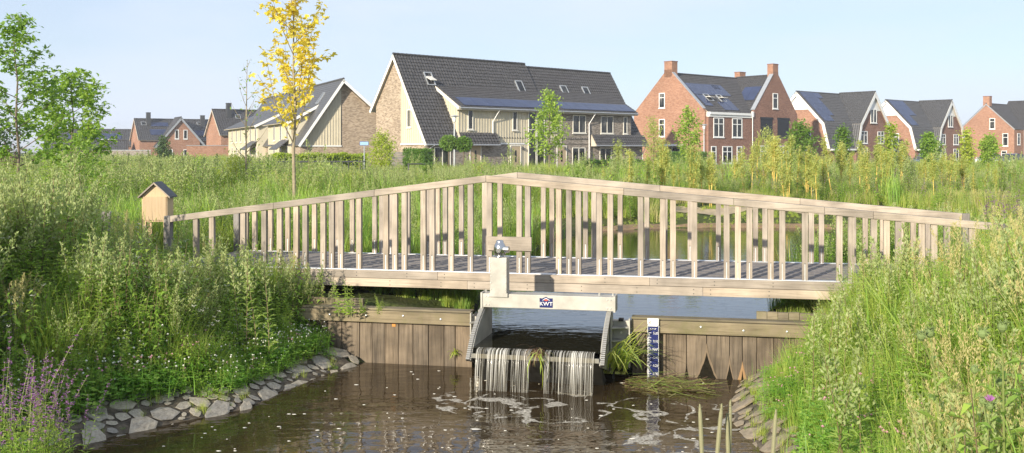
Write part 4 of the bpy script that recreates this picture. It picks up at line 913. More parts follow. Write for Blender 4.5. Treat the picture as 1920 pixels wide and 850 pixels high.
# ---- houses far left
def gz_house(loc, rz, L, Wd, zv, zr, label, wall='brick_red', tile='tile_black', cross=None):
    h = empty('brick_house', (*loc, 0), rz, label, 'house')
    s = gable(h, 'u', 0, L, [(-.4, zv), (Wd/2, zr), (Wd+.4, zv)], wall, tile, .3, wa=.1, wb=Wd-.1, verge='soffit', vh=.2, drop=.2, tk=dict(cw=.4, rh=.4, seg=3))
    return h, s
h, s = gz_house((-48.2, 165, ), R(33), 14, 8.6, 4.4, 8.8, 'small red brick house with black chimney behind the bare sapling')
chimney(h, (2.2, 3.1), .75, .75, 6.5, 9.9, 'anthracite', 'anthracite'); skylight(h, s[0], 3.6, 4.2, .9, 1.0); panels(h, s[0], 5.5, 3.2, 1.1, 1.7, 4, 1); panels(h, s[0], 3.6, .8, 1.1, 1.7, 3, 1)
for v in (1.6, 4.2): window(h, 'left', v, .5, .7, 2.2, -.002, 1, fw=.1)
window(h, 'front', 2.0, .5, 2.2, 2.4, .098, 2, fw=.12)
h, s = gz_house((-74.8, 200), R(31), 15.2, 9, 4.0, 8.4, 'red brick double house with front gable and two black chimneys on the far left')
chimney(h, (2.3, 3.2), .8, .8, 6, 9.7, 'anthracite', 'anthracite'); chimney(h, (13.2, 3.2), .8, .8, 6, 9.3, 'anthracite', 'anthracite')
gable(h, 'v', -1.2, 4.5, [(2.6, 2.6), (7.8, 8.7), (13.0, 2.6)], 'brick_red', 'tile_black', .35, wa=4.0, wb=11.6, verge='zinc', vh=.4, both=False, drop=.2, tk=dict(cw=.4, rh=.4, seg=3))
for u in (6.6, 8.3): window(h, 'front', u, 4.3, .8, 1.9, -1.202, 1, fw=.12)
window(h, 'front', 8.3, .3, 2.4, 1.9, -1.202, 2, fw=.12); window(h, 'front', 4.6, .3, 1.6, 1.9, -1.202, 2, fw=.12)
panels(h, s[0], 2.6, 1.6, 1.15, 1.7, 3, 1); panels(h, s[0], 3.0, 4.3, 1.15, 1.2, 3, 1); panels(h, s[0], 11.3, 1.4, 1.15, 1.7, 3, 1); skylight(h, s[0], 1.2, 4.6, 1, 1.0); skylight(h, s[0], 12.4, 5.0, 1, .8)
mb = MB(); mb.box(13.1, 16.5, -.6, 4, -.3, 2.6); mb.build('annex', MAT['brick_red'], h)
h, s = gz_house((-100, 214), R(20), 18, 8, 3.0, 6.6, 'low dark tiled house with brick chimney at the far left')
chimney(h, (8.2, 3.8), 1.2, 1.0, 5.6, 8.0); panels(h, s[0], 4.2, 2.3, 1.2, 1.9, 9, 1); mb = MB(); mb.fbox(s[0].o, s[0].ax, s[0].ay, s[0].n, 7, 14, 1.2, 1.9, .1, .4); mb.build('roof_dormer', MAT['white_paint'], h)
for u in (3, 9, 14): window(h, 'front', u, .4, 1.8, 1.9, .098, 2, fw=.12)
h, s = gz_house((-92, 196), R(20), 15, 6, 2.0, 4.0, 'single storey dark roofed annexe in front of the low house far left', 'brick_tan')
for u in (2, 7): window(h, 'front', u, .3, 1.5, 1.2, .098, 2, fw=.12)
# ================================================================== street furniture, hedges, cars
def lamp(px, ytop, Y, label):
    p = P(px, ytop, Y); h = p.z; o = empty('street_lamp', (p.x, Y, 0), 0, label, 'street lamp', 'street lamps')
    q = MB(); q.tube([(0, 0, -.2), (0, 0, 1.0), (0, 0, h-.55)], [.075, .07, .05], 10); q.build('pole', MAT['zinc'], o)
    q = MB(); q.lathe((0, 0, h-.55), [(.06, 0), (.12, .08), (.15, .3), (.15, .42)], 12); q.build('lantern', MAT['white_paint'], o, True)
    q = MB(); q.lathe((0, 0, h-.13), [(.16, 0), (.38, .03), (.36, .06), (.06, .13)], 16); q.build('lamp_hood', MAT['zinc'], o, True)
lamp(852, 216, 74, 'grey street lamp with a flat hood in front of the cream boarded row')
lamp(1320, 233, 100, 'grey street lamp with a flat hood in front of the tall red brick house')
p = P(683, 267, 62); o = empty('street_sign', (p.x, 62, 0), 0, 'small blue street name sign on a white post beside the hedge', 'sign')
q = MB(); q.tube([(0, 0, -.2), (0, 0, p.z)], .035, 8); q.build('post', MAT['zinc'], o); q = MB(); q.box(-.28, .28, -.05, -.036, p.z-.2, p.z+.05); q.build('sign_plate', MAT['navy_enamel'], o)
q = MB(); q.box(-.26, .26, -.053, -.0505, p.z-.18, p.z+.03); plain('sign_blue', (.25, .42, .75), .5, .05); q.build('sign_face', MAT['sign_blue'], o)
# dark pipe railing enclosure
o = empty('pipe_railing', (P(600, 0, 40).x, 40, 0), R(6), 'dark steel pipe railing enclosure in the meadow below the hedge', 'railing')
q = MB()
for x in np.linspace(-1.7, 1.6, 8):
    m_ = MB(); m_.tube([(x, 0, -.2), (x, 0, 1.3)], .025, 6); m_.build('post', MAT['anthracite'], o)
    m_ = MB(); m_.tube([(x*.9+.2, 1.6, -.2), (x*.9+.2, 1.6, 1.3)], .02, 6); m_.build('post', MAT['anthracite'], o)
for (y, z) in ((0, 1.3), (0, .65), (1.6, 1.3)):
    m_ = MB(); m_.tube([(-1.75, y, z), (1.75, y, z)], .028, 6); m_.build('rail', MAT['anthracite'], o)
for x in (-1.72, 1.72): m_ = MB(); m_.tube([(x, 0, 1.3), (x, 1.6, 1.3)], .026, 6); m_.build('rail', MAT['anthracite'], o)
o = empty('pipe_railing', (P(766, 0, 45).x, 45, 0), R(20), 'short dark hoop railing beside the grey slat fence', 'railing')
for x in (0, .9): m_ = MB(); m_.tube([(x, 0, -.2), (x, 0, 1.15)], .035, 6); m_.build('post', MAT['anthracite'], o)
m_ = MB(); m_.tube([(-.05, 0, 1.15), (.95, 0, 1.15)], .035, 6); m_.build('rail', MAT['anthracite'], o)
# grey slatted fence panel
o = empty('slat_fence', (P(730, 0, 68).x, 68, 0), R(8), 'grey horizontal slat fence panel at the side of the cream boarded row', 'fence')
for i in range(10): q = MB(); q.box(0, 2.0, -.012, .012, .05+i*.165, .05+i*.165+.15); q.build('slat', MAT['grey_post_wood'], o)
for x in (-.05, 2.05): q = MB(); q.box(x-.045, x+.045, -.045, .045, -.3, 1.8); q.build('post', MAT['grey_post_wood'], o)
# low garden walls on the left
for (px, Y, L, h, rz, mat, lab) in ((350, 150, 8, 2.6, 18, 'brick_red', 'low red brick garden wall beside the double house'), (205, 150, 6, 1.9, 8, 'brick_grey', 'grey garden wall in front of the low house far left')):
    p = P(px, 0, Y); q = MB(); q.box(0, L, 0, .25, -.3, h); w_ = tag(q.build('garden_wall', MAT[mat], loc=(p.x, Y, 0), rot=(0, 0, R(rz))), lab, 'wall'); q = MB(); q.box(-.04, L+.04, -.05, .3, h+.002, h+.09); q.build('coping', MAT['zinc'], w_)
# hedges
def hedge(px0, px1, Y0, Y1, h, d, label, mat='hedge_leaf', n=5200, lw=.13):
    a, c = P(px0, 0, Y0), P(px1, 0, Y1); L = math.hypot(c.x-a.x, Y1-Y0); rz = math.atan2(Y1-Y0, c.x-a.x); r = random.Random(int(px0))
    o = empty('hedge', (a.x, Y0, 0), rz, label, 'hedge')
    q = MB(); q.box(.12, L-.12, .12, d-.12, -.2, h-.12); q.build('hedge_core', MAT['conifer_leaf'], o)
    q = MB()
    for _ in range(n):
        f = r.random(); x, y, z = r.uniform(0, L), r.uniform(0, d), r.uniform(0, h)
        if f < .62: y = r.uniform(0, .16)
        elif f < .88: z = h-r.uniform(0, .16)
        else: x = r.choice((0, L))+r.uniform(-.08, .08)
        q.leaf(Vector((x, y, z+.05*math.sin(x*3.1)+.04*math.sin(x*7))), Vector((r.gauss(0, 1), r.gauss(-.4, 1), r.gauss(.3, 1))).normalized(), Vector((r.gauss(0, 1), r.gauss(0, 1), r.gauss(0, 1))), lw, lw*.7)
    q.build('foliage', MAT[mat], o); return o
hedge(520, 690, 60, 64, 1.55, .9, 'clipped bright green hedge below the brick gable of the left row', 'lime_leaf')
hedge(755, 794, 66, 64, 1.85, .9, 'dark green hedge at the corner of the cream boarded row', n=2200)
hedge(1114, 1206, 70, 76, 1.05, 1.2, 'low clipped hedge in front of the grey brick end of the row'); hedge(1206, 1222, 74, 80, .9, 1.2, 'lower dark hedge end beside the red house', n=1500)
hedge(1232, 1312, 92, 88, 1.65, 1.2, 'tall dark hedge below the red brick side gable')
# cars behind the saplings
def car(px, Y, rz, body, label, L=4.3):
    p = P(px, 0, Y); o = empty('parked_car', (p.x, Y, 0), rz, label, 'car', 'cars parked by the houses'); w = .88
    lo = [(-L/2, .32), (-L/2-.02, .62), (-L/2+.1, .86), (-L/2+.75, .95), (L/2-1.25, .93), (L/2-.15, .72), (L/2+.02, .55), (L/2, .3)]
    q = MB(); q.prism(lo, lambda a, t: (a[0], t, a[1]), -w, w); bevel(q.build('body', MAT[body], o), .06, 3)
    up = [(-L/2+.35, .93), (-L/2+.8, 1.40), (-.1, 1.47), (.35, 1.40), (L/2-1.15, .92)]; f = lambda a, t: (a[0], t*(1-.16*max(0, (a[1]-.93)/.5)), a[1])
    q = MB(); q.prism(up, f, -w+.06, w-.06); bevel(q.build('glasshouse', MAT['window_glass'], o), .04)
    q = MB(); q.prism([(-L/2+.78, 1.385), (-.1, 1.46), (.36, 1.39), (.36, 1.43), (-.1, 1.5), (-L/2+.78, 1.43)], lambda a, t: (a[0], t, a[1]), -w+.17, w-.17); q.build('roof', MAT[body], o)
    for sy in (-1, 1):
        q = MB(); q.bar((-.15, sy*(w-.07), .93), (-.25, sy*(w-.19), 1.44), .05, .09, (1, 0, 0)); q.build('pillar', MAT[body], o)
        for x in (-L/2+.8, L/2-.8):
            q = MB(); q.tube([(x, sy*(w-.2), .32), (x, sy*(w+.02), .32)], .32, 16); wh = q.build('wheel', MAT['black_rubber'], o)
            q = MB(); q.tube([(x, sy*(w+.021), .32), (x, sy*(w+.03), .32)], .2, 12); q.build('rim', MAT['zinc'], wh)
        q = MB(); q.box(L/2-.14, L/2-.0, sy*(w-.22)-.17, sy*(w-.22)+.17, .58, .72); q.build('headlight', MAT['white_paint'], o)
        q = MB(); q.box(-L/2-.03, -L/2+.1, sy*(w-.18)-.14, sy*(w-.18)+.14, .66, .84); q.build('tail_light', MAT['emblem_red'], o)
        q = MB(); q.box(.75, .95, sy*(w+.06)-.07, sy*(w+.06)+.07, .93, 1.05); q.build('mirror', MAT[body], o)
    for x in (L/2+.03, -L/2-.035): q = MB(); q.box(x-.008, x+.008, -.26, .26, .42, .53); q.build('number_plate', MAT['plate_yellow'], o)
plain('plate_yellow', (.75, .52, .03), .5, .05)
for nm, c_ in (('car_navy', (.02, .03, .075)), ('car_dark', (.02, .022, .028)), ('car_blue', (.035, .055, .11)), ('car_white', (.72, .72, .70))):
    plain(nm, c_, .25, .04, spec=.7); MAT[nm].node_tree.nodes['Principled BSDF'].inputs['Coat Weight'].default_value = .6
car(1689, 118, R(60), 'car_dark', 'dark parked car leftmost of the cars, in front of the second kinked gable house')
car(1736, 112, R(222), 'car_blue', 'blue parked car with a yellow plate in front of the second kinked gable house')
car(1853, 122, R(215), 'car_white', 'white parked car in front of the last red house'); car(1897, 116, R(218), 'car_navy', 'navy parked car at the right edge by the last red house')
# street and pavement strip in front of the houses
q = MB(); plain('asphalt', (.06, .058, .055), .9, .2, 3, world=True); plain('paving', (.22, .17, .14), .9, .2, 4, world=True)
def strip(name, a, b, w, z, mat):
    a, b = Vector(a), Vector(b); d = (b-a).normalized(); s = Vector((-d.y, d.x)); q = MB(); q.face([(*(a-s*w/2), z), (*(b-s*w/2), z), (*(b+s*w/2), z), (*(a+s*w/2), z)]); tag(q.build(name, MAT[mat]), kind='structure')
dS = Vector((math.cos(R(41)), math.sin(R(41)))); nS = Vector((dS.y, -dS.x)); A = Vector((-6.94, 81))+nS*8
strip('street', A-dS*3, A+dS*125, 5.5, .075, 'asphalt'); strip('pavement', A+nS*-4.6-dS*3, A+nS*-4.6+dS*125, 3.2, .09, 'paving')

# ================================================================== trees
def branchy(r, h, trunk_r, first, nbr, blen, up, wig=.05, sub=2):
    """trunk and limbs as one mesh; returns it and the twig segments that carry leaves"""
    q = MB(); tp = [Vector((r.gauss(0, wig)*t_*h*.3, r.gauss(0, wig)*t_*h*.3, h*t_)) for t_ in np.linspace(0, 1, 7)]; tp[0] = Vector((0, 0, -.25))
    q.tube(tp, list(np.linspace(trunk_r, trunk_r*.15, 7)), 8); tw = []
    at = lambda t_: tp[min(5, int(t_*6))].lerp(tp[min(5, int(t_*6))+1], t_*6-min(5, int(t_*6)))
    for i in range(nbr):
        t_ = first+(1-first)*(i+.3)/nbr*.97; az = i*2.4+r.uniform(-.5, .5); L = blen(t_)*r.uniform(.75, 1.2); e = up*r.uniform(.8, 1.2); p0 = at(t_); pts = [p0]
        for j in range(1, 5):
            f = j/4; ee = e*(.75+.5*f); pts.append(pts[-1]+Vector((math.cos(az)*math.cos(ee), math.sin(az)*math.cos(ee), math.sin(ee)))*(L/4)); az += r.gauss(0, .15)
        rr = trunk_r*.42*(1-t_*.6); q.tube(pts, [rr, rr*.8, rr*.6, rr*.42, rr*.2], 5, cap=False); tw += list(zip(pts[1:-1], pts[2:]))
        for s_ in range(sub):
            b = pts[1+s_ % 3]; a2 = az+r.choice((-1, 1))*r.uniform(.5, 1.1); l2 = L*r.uniform(.3, .5); e2 = e*r.uniform(.6, 1.1); c = b+Vector((math.cos(a2)*math.cos(e2), math.sin(a2)*math.cos(e2), math.sin(e2)))*l2
            q.tube([b, b.lerp(c, .5)+Vector((0, 0, .03)), c], [rr*.4, rr*.3, rr*.12], 4, cap=False); tw.append((b.lerp(c, .3), c))
    tw.append((at(.8), at(.999))); tw.append((at(.9), at(.999)))
    return q, tw
def crown(r, tw, n, L, w, spread, droop=.3, star=False):
    q = MB(); ln = [max(.05, (b-a).length) for a, b in tw]; tot = sum(ln)
    for (a, b), l in zip(tw, ln):
        for _ in range(max(1, round(n*l/tot))):
            p = a.lerp(b, r.random())+Vector((r.gauss(0, 1), r.gauss(0, 1), r.gauss(0, .9)))*spread
            d = Vector((r.gauss(0, 1), r.gauss(0, 1), r.gauss(-droop, .6))).normalized(); u = Vector((r.gauss(0, .5), r.gauss(0, .5), 1)); s = r.uniform(.7, 1.25)
            if star:
                sd = d.cross(u).normalized()
                for ang in (-.85, 0, .85): q.leaf(p, (d*math.cos(ang)+sd*math.sin(ang)).normalized(), u, L*s*(1 if ang == 0 else .8), w*s)
            else: q.leaf(p, d, u, L*s, w*s)
    return q
def tree(name, label, cat, px, Y, ztop, seed, leaf, n, L, w, spread, blen, first=.3, nbr=16, up=.8, tr=.05, bark='bark', group=None, star=False, wig=.05, sub=2, droop=.3, zg=None):
    r = random.Random(seed); p = P(px, 0, Y); g = gz(p.x, Y) if zg is None else zg
    o = empty(name, (p.x, Y, g), r.uniform(0, 6), label, cat, group); h = ztop-g
    q, tw = branchy(r, h, tr, first, nbr, lambda t_: blen(t_)*h, up, wig, sub); q.build('trunk', MAT[bark], o, True)
    if n: crown(r, tw, n, L, w, spread, droop, star).build('crown', MAT[leaf], o)
    return o
zy = lambda y, Y: H-(y-HOR)*Y/F
tree('maple_tree', 'slender young maple with bright yellow leaves behind the left half of the bridge', 'tree', 552, 22, 5.35, 4, 'yellow_leaf', 900, .13, .07, .07, lambda t: np.interp(t, [.25, .45, .7, 1], [.34, .34, .26, .10]), .30, 15, 1.02, .05, 'bark_pale', star=True, wig=.02)
tree('maple_tree', 'tall loose green maple at the left edge of the photo', 'tree', 33, 24, zy(22, 24), 21, 'maple_leaf', 1350, .13, .065, .085, lambda t: np.interp(t, [.2, .45, .75, 1], [.26, .32, .2, .06]), .26, 20, .55, .045, star=True)
tree('maple_tree', 'shorter bushy green maple right of the tall left edge maple', 'tree', 132, 28, zy(140, 28), 22, 'maple_leaf', 2400, .13, .065, .12, lambda t: np.interp(t, [.2, .5, .8, 1], [.28, .36, .28, .08]), .22, 20, .5, .045, star=True)
tree('maple_tree', 'dark purple leaved tree low at the left edge', 'tree', -8, 40, zy(215, 40), 23, 'conifer_leaf', 1400, .17, .09, .25, lambda t: np.interp(t, [.2, .5, 1], [.3, .4, .1]), .2, 16, .5, .05)
tree('maple_tree', 'low purple leaved bush far left below the dark tree', 'tree', 12, 38, zy(292, 38), 24, 'purple_leaf', 700, .14, .07, .18, lambda t: .4, .15, 12, .5, .03)
tree('bare_sapling', 'nearly bare grey sapling left of the yellow maple', 'tree', 463, 30, zy(112, 30), 8, 'maple_leaf', 60, .10, .05, .05, lambda t: np.interp(t, [.2, .5, 1], [.26, .22, .05]), .28, 16, .95, .04, 'bark_pale', wig=.02, sub=1)
tree('leafy_tree', 'light green pyramidal tree in front of the long row', 'tree', 1030, 66, zy(172, 66), 31, 'maple_leaf', 1900, .22, .14, .20, lambda t: np.interp(t, [.2, .4, .7, 1], [.22, .30, .20, .05]), .2, 22, .62, .07)
tree('leafy_shrub', 'feathery yellow green shrub beside the grey slat fence', 'shrub', 716, 46, zy(252, 46), 33, 'lime_leaf', 2300, .16, .05, .13, lambda t: np.interp(t, [.1, .5, 1], [.4, .36, .12]), .08, 22, .85, .03)
for i, (px, yt, rr) in enumerate(((841, 254, .62), (869, 256, .60))):
    Y = 72; r = random.Random(50+i); p = P(px, 0, Y); o = empty('ball_tree', (p.x, Y, 0), 0, ('left' if i == 0 else 'right')+' ball shaped small tree of the pair beside the street lamp', 'tree', 'pair of ball trees'); ht = zy(yt, Y)
    q = MB(); q.tube([(0, 0, -.2), (.03, 0, ht-.7), (0, 0, ht-.3)], [.055, .045, .02], 7); q.build('trunk', MAT['bark'], o, True); q = MB()
    for _ in range(1100):
        d = Vector((r.gauss(0, 1), r.gauss(0, 1), r.gauss(0, 1))).normalized(); s = rr*(r.random()**.35); q.leaf(Vector((d.x*s, d.y*s, ht-.55+d.z*s*.85)), (d+Vector((r.gauss(0, .6), r.gauss(0, .6), -.4))).normalized(), Vector((r.gauss(0, 1), r.gauss(0, 1), 1)), .17, .11)
    q.build('crown', MAT['street_leaf'], o)
SHRUBS = [(150, 268, 20, 'mugwort_green', 'grey green shrub below the shorter left maple', 'left'), (250, 318, 34, 'willow_leaf', 'pale shrub in the meadow left of the double house', ''), (372, 300, 38, 'maple_leaf', 'bright green shrub before the red garden wall', ''), (440, 296, 30, 'lime_leaf', 'yellow green shrub under the bare sapling', ''), (505, 306, 33, 'maple_leaf', 'green shrub left of the yellow maple trunk', ''), (612, 318, 30, 'mugwort_green', 'low grey green shrub right of the yellow maple trunk', ''),
          (660, 325, 28, 'willow_leaf', 'low pale shrub below the pipe railing', ''), (800, 312, 44, 'street_leaf', 'low green shrub before the corner of the long row', ''), (905, 310, 44, 'willow_leaf', 'pale shrub before the cream boarded front', ''), (1085, 312, 44, 'mugwort_green', 'grey green shrub right of the pyramidal tree', '')]
for i, (px, yt, Y, lf, lab, _) in enumerate(SHRUBS):
    tree('leafy_shrub', lab, 'shrub', px, Y, zy(yt, Y), 90+i, lf, 1300, .12, .04, .12, lambda t: np.interp(t, [.1, .5, 1], [.45, .38, .12]), .06, 22, .8, .02, group='shrubs in the meadow')
STREET = [(1225, 222, 60, 'willow_leaf', 'greyish green sapling left of the red brick side gable', .9), (1290, 205, 62, 'maple_leaf', 'green pyramidal young tree before the red brick side gable', 1.1), (1500, 232, 64, 'street_leaf', 'broad green tree at the right corner of the tall red brick house', 1.5),
          (1580, 240, 66, 'street_leaf', 'dark green tree before the valley of the first kinked gable house', 1.0), (1670, 232, 66, 'lime_leaf', 'slim yellow green tree between the two kinked gable houses', .75), (1742, 252, 70, 'maple_leaf', 'round green tree before the second kinked gable house', 1.5),
          (1812, 245, 66, 'lime_leaf', 'slim yellow green tree right of the second kinked gable house', .75), (1855, 256, 74, 'maple_leaf', 'round green tree before the last red house', 1.5), (1440, 242, 60, 'willow_leaf', 'greyish green sapling below the black shutters', .8), (1160, 268, 62, 'willow_leaf', 'thin small sapling before the low clipped hedge', .5)]
for i, (px, yt, Y, lf, lab, bw) in enumerate(STREET):
    tree('leafy_tree', lab, 'tree', px, Y, zy(yt, Y), 60+i, lf, int(1300*bw), .20, .12 if lf != 'willow_leaf' else .055, .15, lambda t, b=bw: b*np.interp(t, [.15, .4, .7, 1], [.16, .24, .2, .05]), .2, 20, .75, .04, group='young street trees')
tree('conifer', 'small dark conifer in front of the double house far left', 'tree', 306, 120, zy(258, 120), 77, 'conifer_leaf', 1500, .35, .16, .25, lambda t: np.interp(t, [0, .3, 1], [.25, .3, .03]), .05, 24, .6, .08)

# ---- willow saplings on the far bank: five prototypes, copied
def sapling_proto(seed):
    r = random.Random(seed); q = MB(); tw = []; ns = r.choice((1, 1, 2, 3)); wide = r.uniform(.55, 1.25); low = r.uniform(.15, .45)
    for i in range(ns):
        b = Vector((r.uniform(-.12, .12)*(ns > 1), r.uniform(-.1, .1), 0)); tip = b+Vector((r.gauss(0, .12), r.gauss(0, .1), r.uniform(.78, 1.0)*3)); md = b.lerp(tip, .5)+Vector((r.gauss(0, .04), r.gauss(0, .04), 0))
        q.tube([b-Vector((0, 0, .2)), md, tip], [.03, .021, .006], 5, cap=False); tw.append((md, tip))
        for k_ in range(14):
            f = r.uniform(low, .93); p = (b.lerp(md, f*2) if f < .5 else md.lerp(tip, f*2-1)); az = r.uniform(0, 6.3); e = r.uniform(.7, 1.15); c = p+Vector((math.cos(az)*math.cos(e), math.sin(az)*math.cos(e), math.sin(e)))*r.uniform(.25, .75)*(1.1-f*.6)*wide
            q.tube([p, c], [.008, .003], 4, cap=False); tw.append((p.lerp(c, .25), c))
    return q.mesh('trunk', MAT['willow_stem'], True), crown(r, tw, 420+300*ns, .17, .04, .045, .0).mesh('crown', MAT['willow_leaf'])
SAP = [sapling_proto(200+i) for i in range(9)]
LAND = [(1110, 'the end of the long row'), (1205, 'the red brick side gable'), (1330, 'the tall red brick house'), (1500, 'the first kinked gable house'), (1665, 'the second kinked gable house'), (1815, 'the last red house'), (3000, '')]
ORD = ['leftmost', 'second', 'third', 'fourth', 'fifth', 'sixth', 'seventh', 'eighth', 'ninth', 'tenth', 'eleventh', 'twelfth', 'thirteenth', 'fourteenth', 'fifteenth', 'sixteenth', 'seventeenth', 'eighteenth', 'nineteenth', 'twentieth']
r = random.Random(9)
spots = [(1130, 300), (1182, 285), (1226, 262), (1240, 240), (1262, 290), (1297, 268), (1318, 262), (1342, 270), (1398, 268), (1418, 245), (1432, 262), (1455, 252), (1472, 275), (1492, 262), (1512, 285), (1530, 292), (1560, 252), (1575, 262), (1593, 270), (1622, 262), (1640, 240), (1652, 268), (1688, 268), (1705, 280), (1722, 288), (1765, 290), (1790, 300), (1806, 285), (1842, 296), (1880, 300), (1902, 305)]
spots = sorted(spots + [(1150, 308), (1208, 290), (1275, 300), (1332, 285), (1356, 296), (1380, 290), (1408, 262), (1446, 270), (1484, 250), (1522, 270), (1546, 275), (1608, 255), (1632, 275), (1664, 262), (1676, 285), (1698, 262), (1736, 300), (1752, 285), (1778, 292), (1826, 300), (1866, 305), (1892, 295)])
cnt = {}
for i, (px, yt) in enumerate(spots):
    Y = r.uniform(33.5, 43); land = [l for (a, l), (b, _) in zip(LAND[:-1], LAND[1:]) if a <= px < b][0]; k = cnt.get(land, 0); cnt[land] = k+1
    p = P(px, 0, Y); g = gz(p.x, Y); h = zy(yt, Y)-g
    o = empty('willow_sapling', (p.x, Y, g), r.uniform(0, 6), '%s willow sapling from the left among those before %s' % (ORD[k], land), 'sapling', 'willow saplings on the far bank')
    o.rotation_euler = (r.gauss(0, .05), r.gauss(0, .05), o.rotation_euler.z); tm, cm = SAP[(i*4) % 9]; sc = h/3.0*r.uniform(.85, 1.15)
    ob('trunk', tm, o, scale=sc); ob('crown', cm, o, scale=sc)
# ================================================================== ground plants
def gauss_dir(r, e0, e1, az=None):
    az = r.uniform(0, 6.283) if az is None else az; e = r.uniform(e0, e1); return Vector((math.cos(az)*math.cos(e), math.sin(az)*math.cos(e), math.sin(e)))
def stem(q, r, b, h, lean, mi, w=.006, seg=3):
    az = r.uniform(0, 6.28); pts = [b+Vector((math.cos(az)*lean*h*t*t, math.sin(az)*lean*h*t*t, h*t)) for t in np.linspace(0, 1, seg+1)]
    q.tube(pts, list(np.linspace(w, w*.4, seg+1)), 3, mi, cap=False)
    def at(t):
        k = min(seg-1, int(t*seg)); return pts[k].lerp(pts[k+1], t*seg-k)
    return at
def p_mugwort(seed, top=True):
    r = random.Random(seed); q = MB()
    for s in range(r.randint(3, 5)):
        h = r.uniform(.72, 1.0); at = stem(q, r, Vector((r.gauss(0, .06), r.gauss(0, .06), 0)), h, r.uniform(.02, .22), 1, .005)
        for i in range(34):
            t = .08+.72*i/34; d = gauss_dir(r, .1, .8, i*2.4+r.uniform(-.4, .4)); L = .115*(1.1-t*.75)*r.uniform(.8, 1.2)
            q.leaf(at(t), d, Vector((0, 0, 1)), L, L*.3, 0, .15)
            sd = d.cross(Vector((0, 0, 1))).normalized()
            for g in (-1, 1): q.leaf(at(t)+d*L*.35, (d+sd*g*.9).normalized(), Vector((0, 0, 1)), L*.5, L*.2, 0)
        if top:
            for i in range(64):
                t = .66+.34*r.random(); d = gauss_dir(r, .5, 1.3); rad = .055*(1-(t-.66)/.36)
                q.leaf(at(min(t, .999))+Vector((r.gauss(0, rad), r.gauss(0, rad), 0)), d, Vector((r.gauss(0, 1), r.gauss(0, 1), .3)), .034, .017, 2)
    return q.mesh('mugwort', [MAT['mugwort_green'], MAT['stem_red'], MAT['mugwort_top']])
def p_herb(seed, flower=None):
    r = random.Random(seed); q = MB()
    for s in range(r.randint(3, 6)):
        h = r.uniform(.6, 1.0); at = stem(q, r, Vector((r.gauss(0, .09), r.gauss(0, .09), 0)), h, r.uniform(.05, .3), 1, .005)
        for i in range(15):
            t = .1+.88*i/15; az = i*1.57+r.uniform(-.3, .3); L = .13*(1.1-t*.8)*r.uniform(.8, 1.2)
            for g in (0, math.pi): q.leaf(at(t), gauss_dir(r, -.1, .6, az+g), Vector((0, 0, 1)), L, L*.38, 0, .25)
        if flower:
            for i in range(9):
                c = at(.999)+Vector((r.gauss(0, .05), r.gauss(0, .05), r.gauss(0, .02)))
                for k in range(3): q.leaf(c, gauss_dir(r, .0, .5, k*2.1), Vector((0, 0, 1)), .02, .02, 2)
    return q.mesh('herb', [MAT['herb_green'], MAT['stem_green']] + ([MAT[flower]] if flower else []))
def p_broad(seed):
    """stout stems with long broad leaves, in whorls that leave dark gaps between them"""
    r = random.Random(seed); q = MB()
    for s in range(r.randint(2, 4)):
        at = stem(q, r, Vector((r.gauss(0, .07), r.gauss(0, .07), 0)), r.uniform(.7, 1.0), r.uniform(.03, .2), 1, .007)
        for i in range(17):
            t = .15+.84*i/17; L = .2*(1.12-t*.72)*r.uniform(.8, 1.2)
            q.leaf(at(t), gauss_dir(r, -.25, .65, i*2.4+r.uniform(-.3, .3)), Vector((0, 0, 1)), L, L*.36, 0, .3)
            if i % 2: q.leaf(at(t), gauss_dir(r, .2, .9, i*2.4+1.2), Vector((0, 0, 1)), L*.5, L*.18, 0, .1)
    return q.mesh('broad_weed', [MAT['broad_green'], MAT['stem_red']])
def p_grass(seed, n=46, w=.011, rad=.09, mat='grass_green', lean=(.1, .7)):
    r = random.Random(seed); q = MB()
    for _ in range(n): q.blade((r.gauss(0, rad), r.gauss(0, rad), 0), r.uniform(0, 6.28), r.uniform(.45, 1.0), r.uniform(*lean), w*r.uniform(.7, 1.3), 0, 4)
    return q.mesh('grass', [MAT[mat]])
def p_seedgrass(seed):
    r = random.Random(seed); q = MB()
    for _ in range(22): q.blade((r.gauss(0, .06), r.gauss(0, .06), 0), r.uniform(0, 6.28), r.uniform(.3, .65), r.uniform(.2, .7), .009, 0)
    for s in range(8):
        at = stem(q, r, Vector((r.gauss(0, .05), r.gauss(0, .05), 0)), r.uniform(.8, 1.0), r.uniform(.05, .35), 1, .0022)
        for i in range(46):
            t = .80+.199*i/46; wd = .012*math.sin(math.pi*min(1, (i+4)/46))+.003
            q.leaf(at(t)+Vector((r.gauss(0, wd), r.gauss(0, wd), 0)), gauss_dir(r, .7, 1.4), Vector((r.gauss(0, 1), r.gauss(0, 1), .2)), .024, .007, 1)
    return q.mesh('seed_grass', [MAT['grass_green'], MAT['grass_dry']])
def p_clover(seed, fl='flower_white', nf=6):
    r = random.Random(seed); q = MB()
    for _ in range(130):
        a, d = r.uniform(0, 6.28), .30*math.sqrt(r.random()); p = Vector((math.cos(a)*d, math.sin(a)*d, r.uniform(.02, .26)*(1.15-d*1.6)))
        for k in range(3): q.leaf(p, gauss_dir(r, -.2, .5, a+k*2.09), Vector((0, 0, 1)), .034, .030, 0)
    for _ in range(40): q.blade((r.gauss(0, .12), r.gauss(0, .12), 0), r.uniform(0, 6.28), r.uniform(.15, .42), r.uniform(.2, .8), .008, 0)
    for _ in range(nf):
        b = Vector((r.gauss(0, .13), r.gauss(0, .13), .1)); h = r.uniform(.15, .28); q.tube([b, b+Vector((0, 0, h))], .0022, 3, 1, cap=False); ball(q, b+Vector((0, 0, h)), .0135, 2)
    return q.mesh('clover', [MAT['clover_green'], MAT['stem_green'], MAT[fl]])
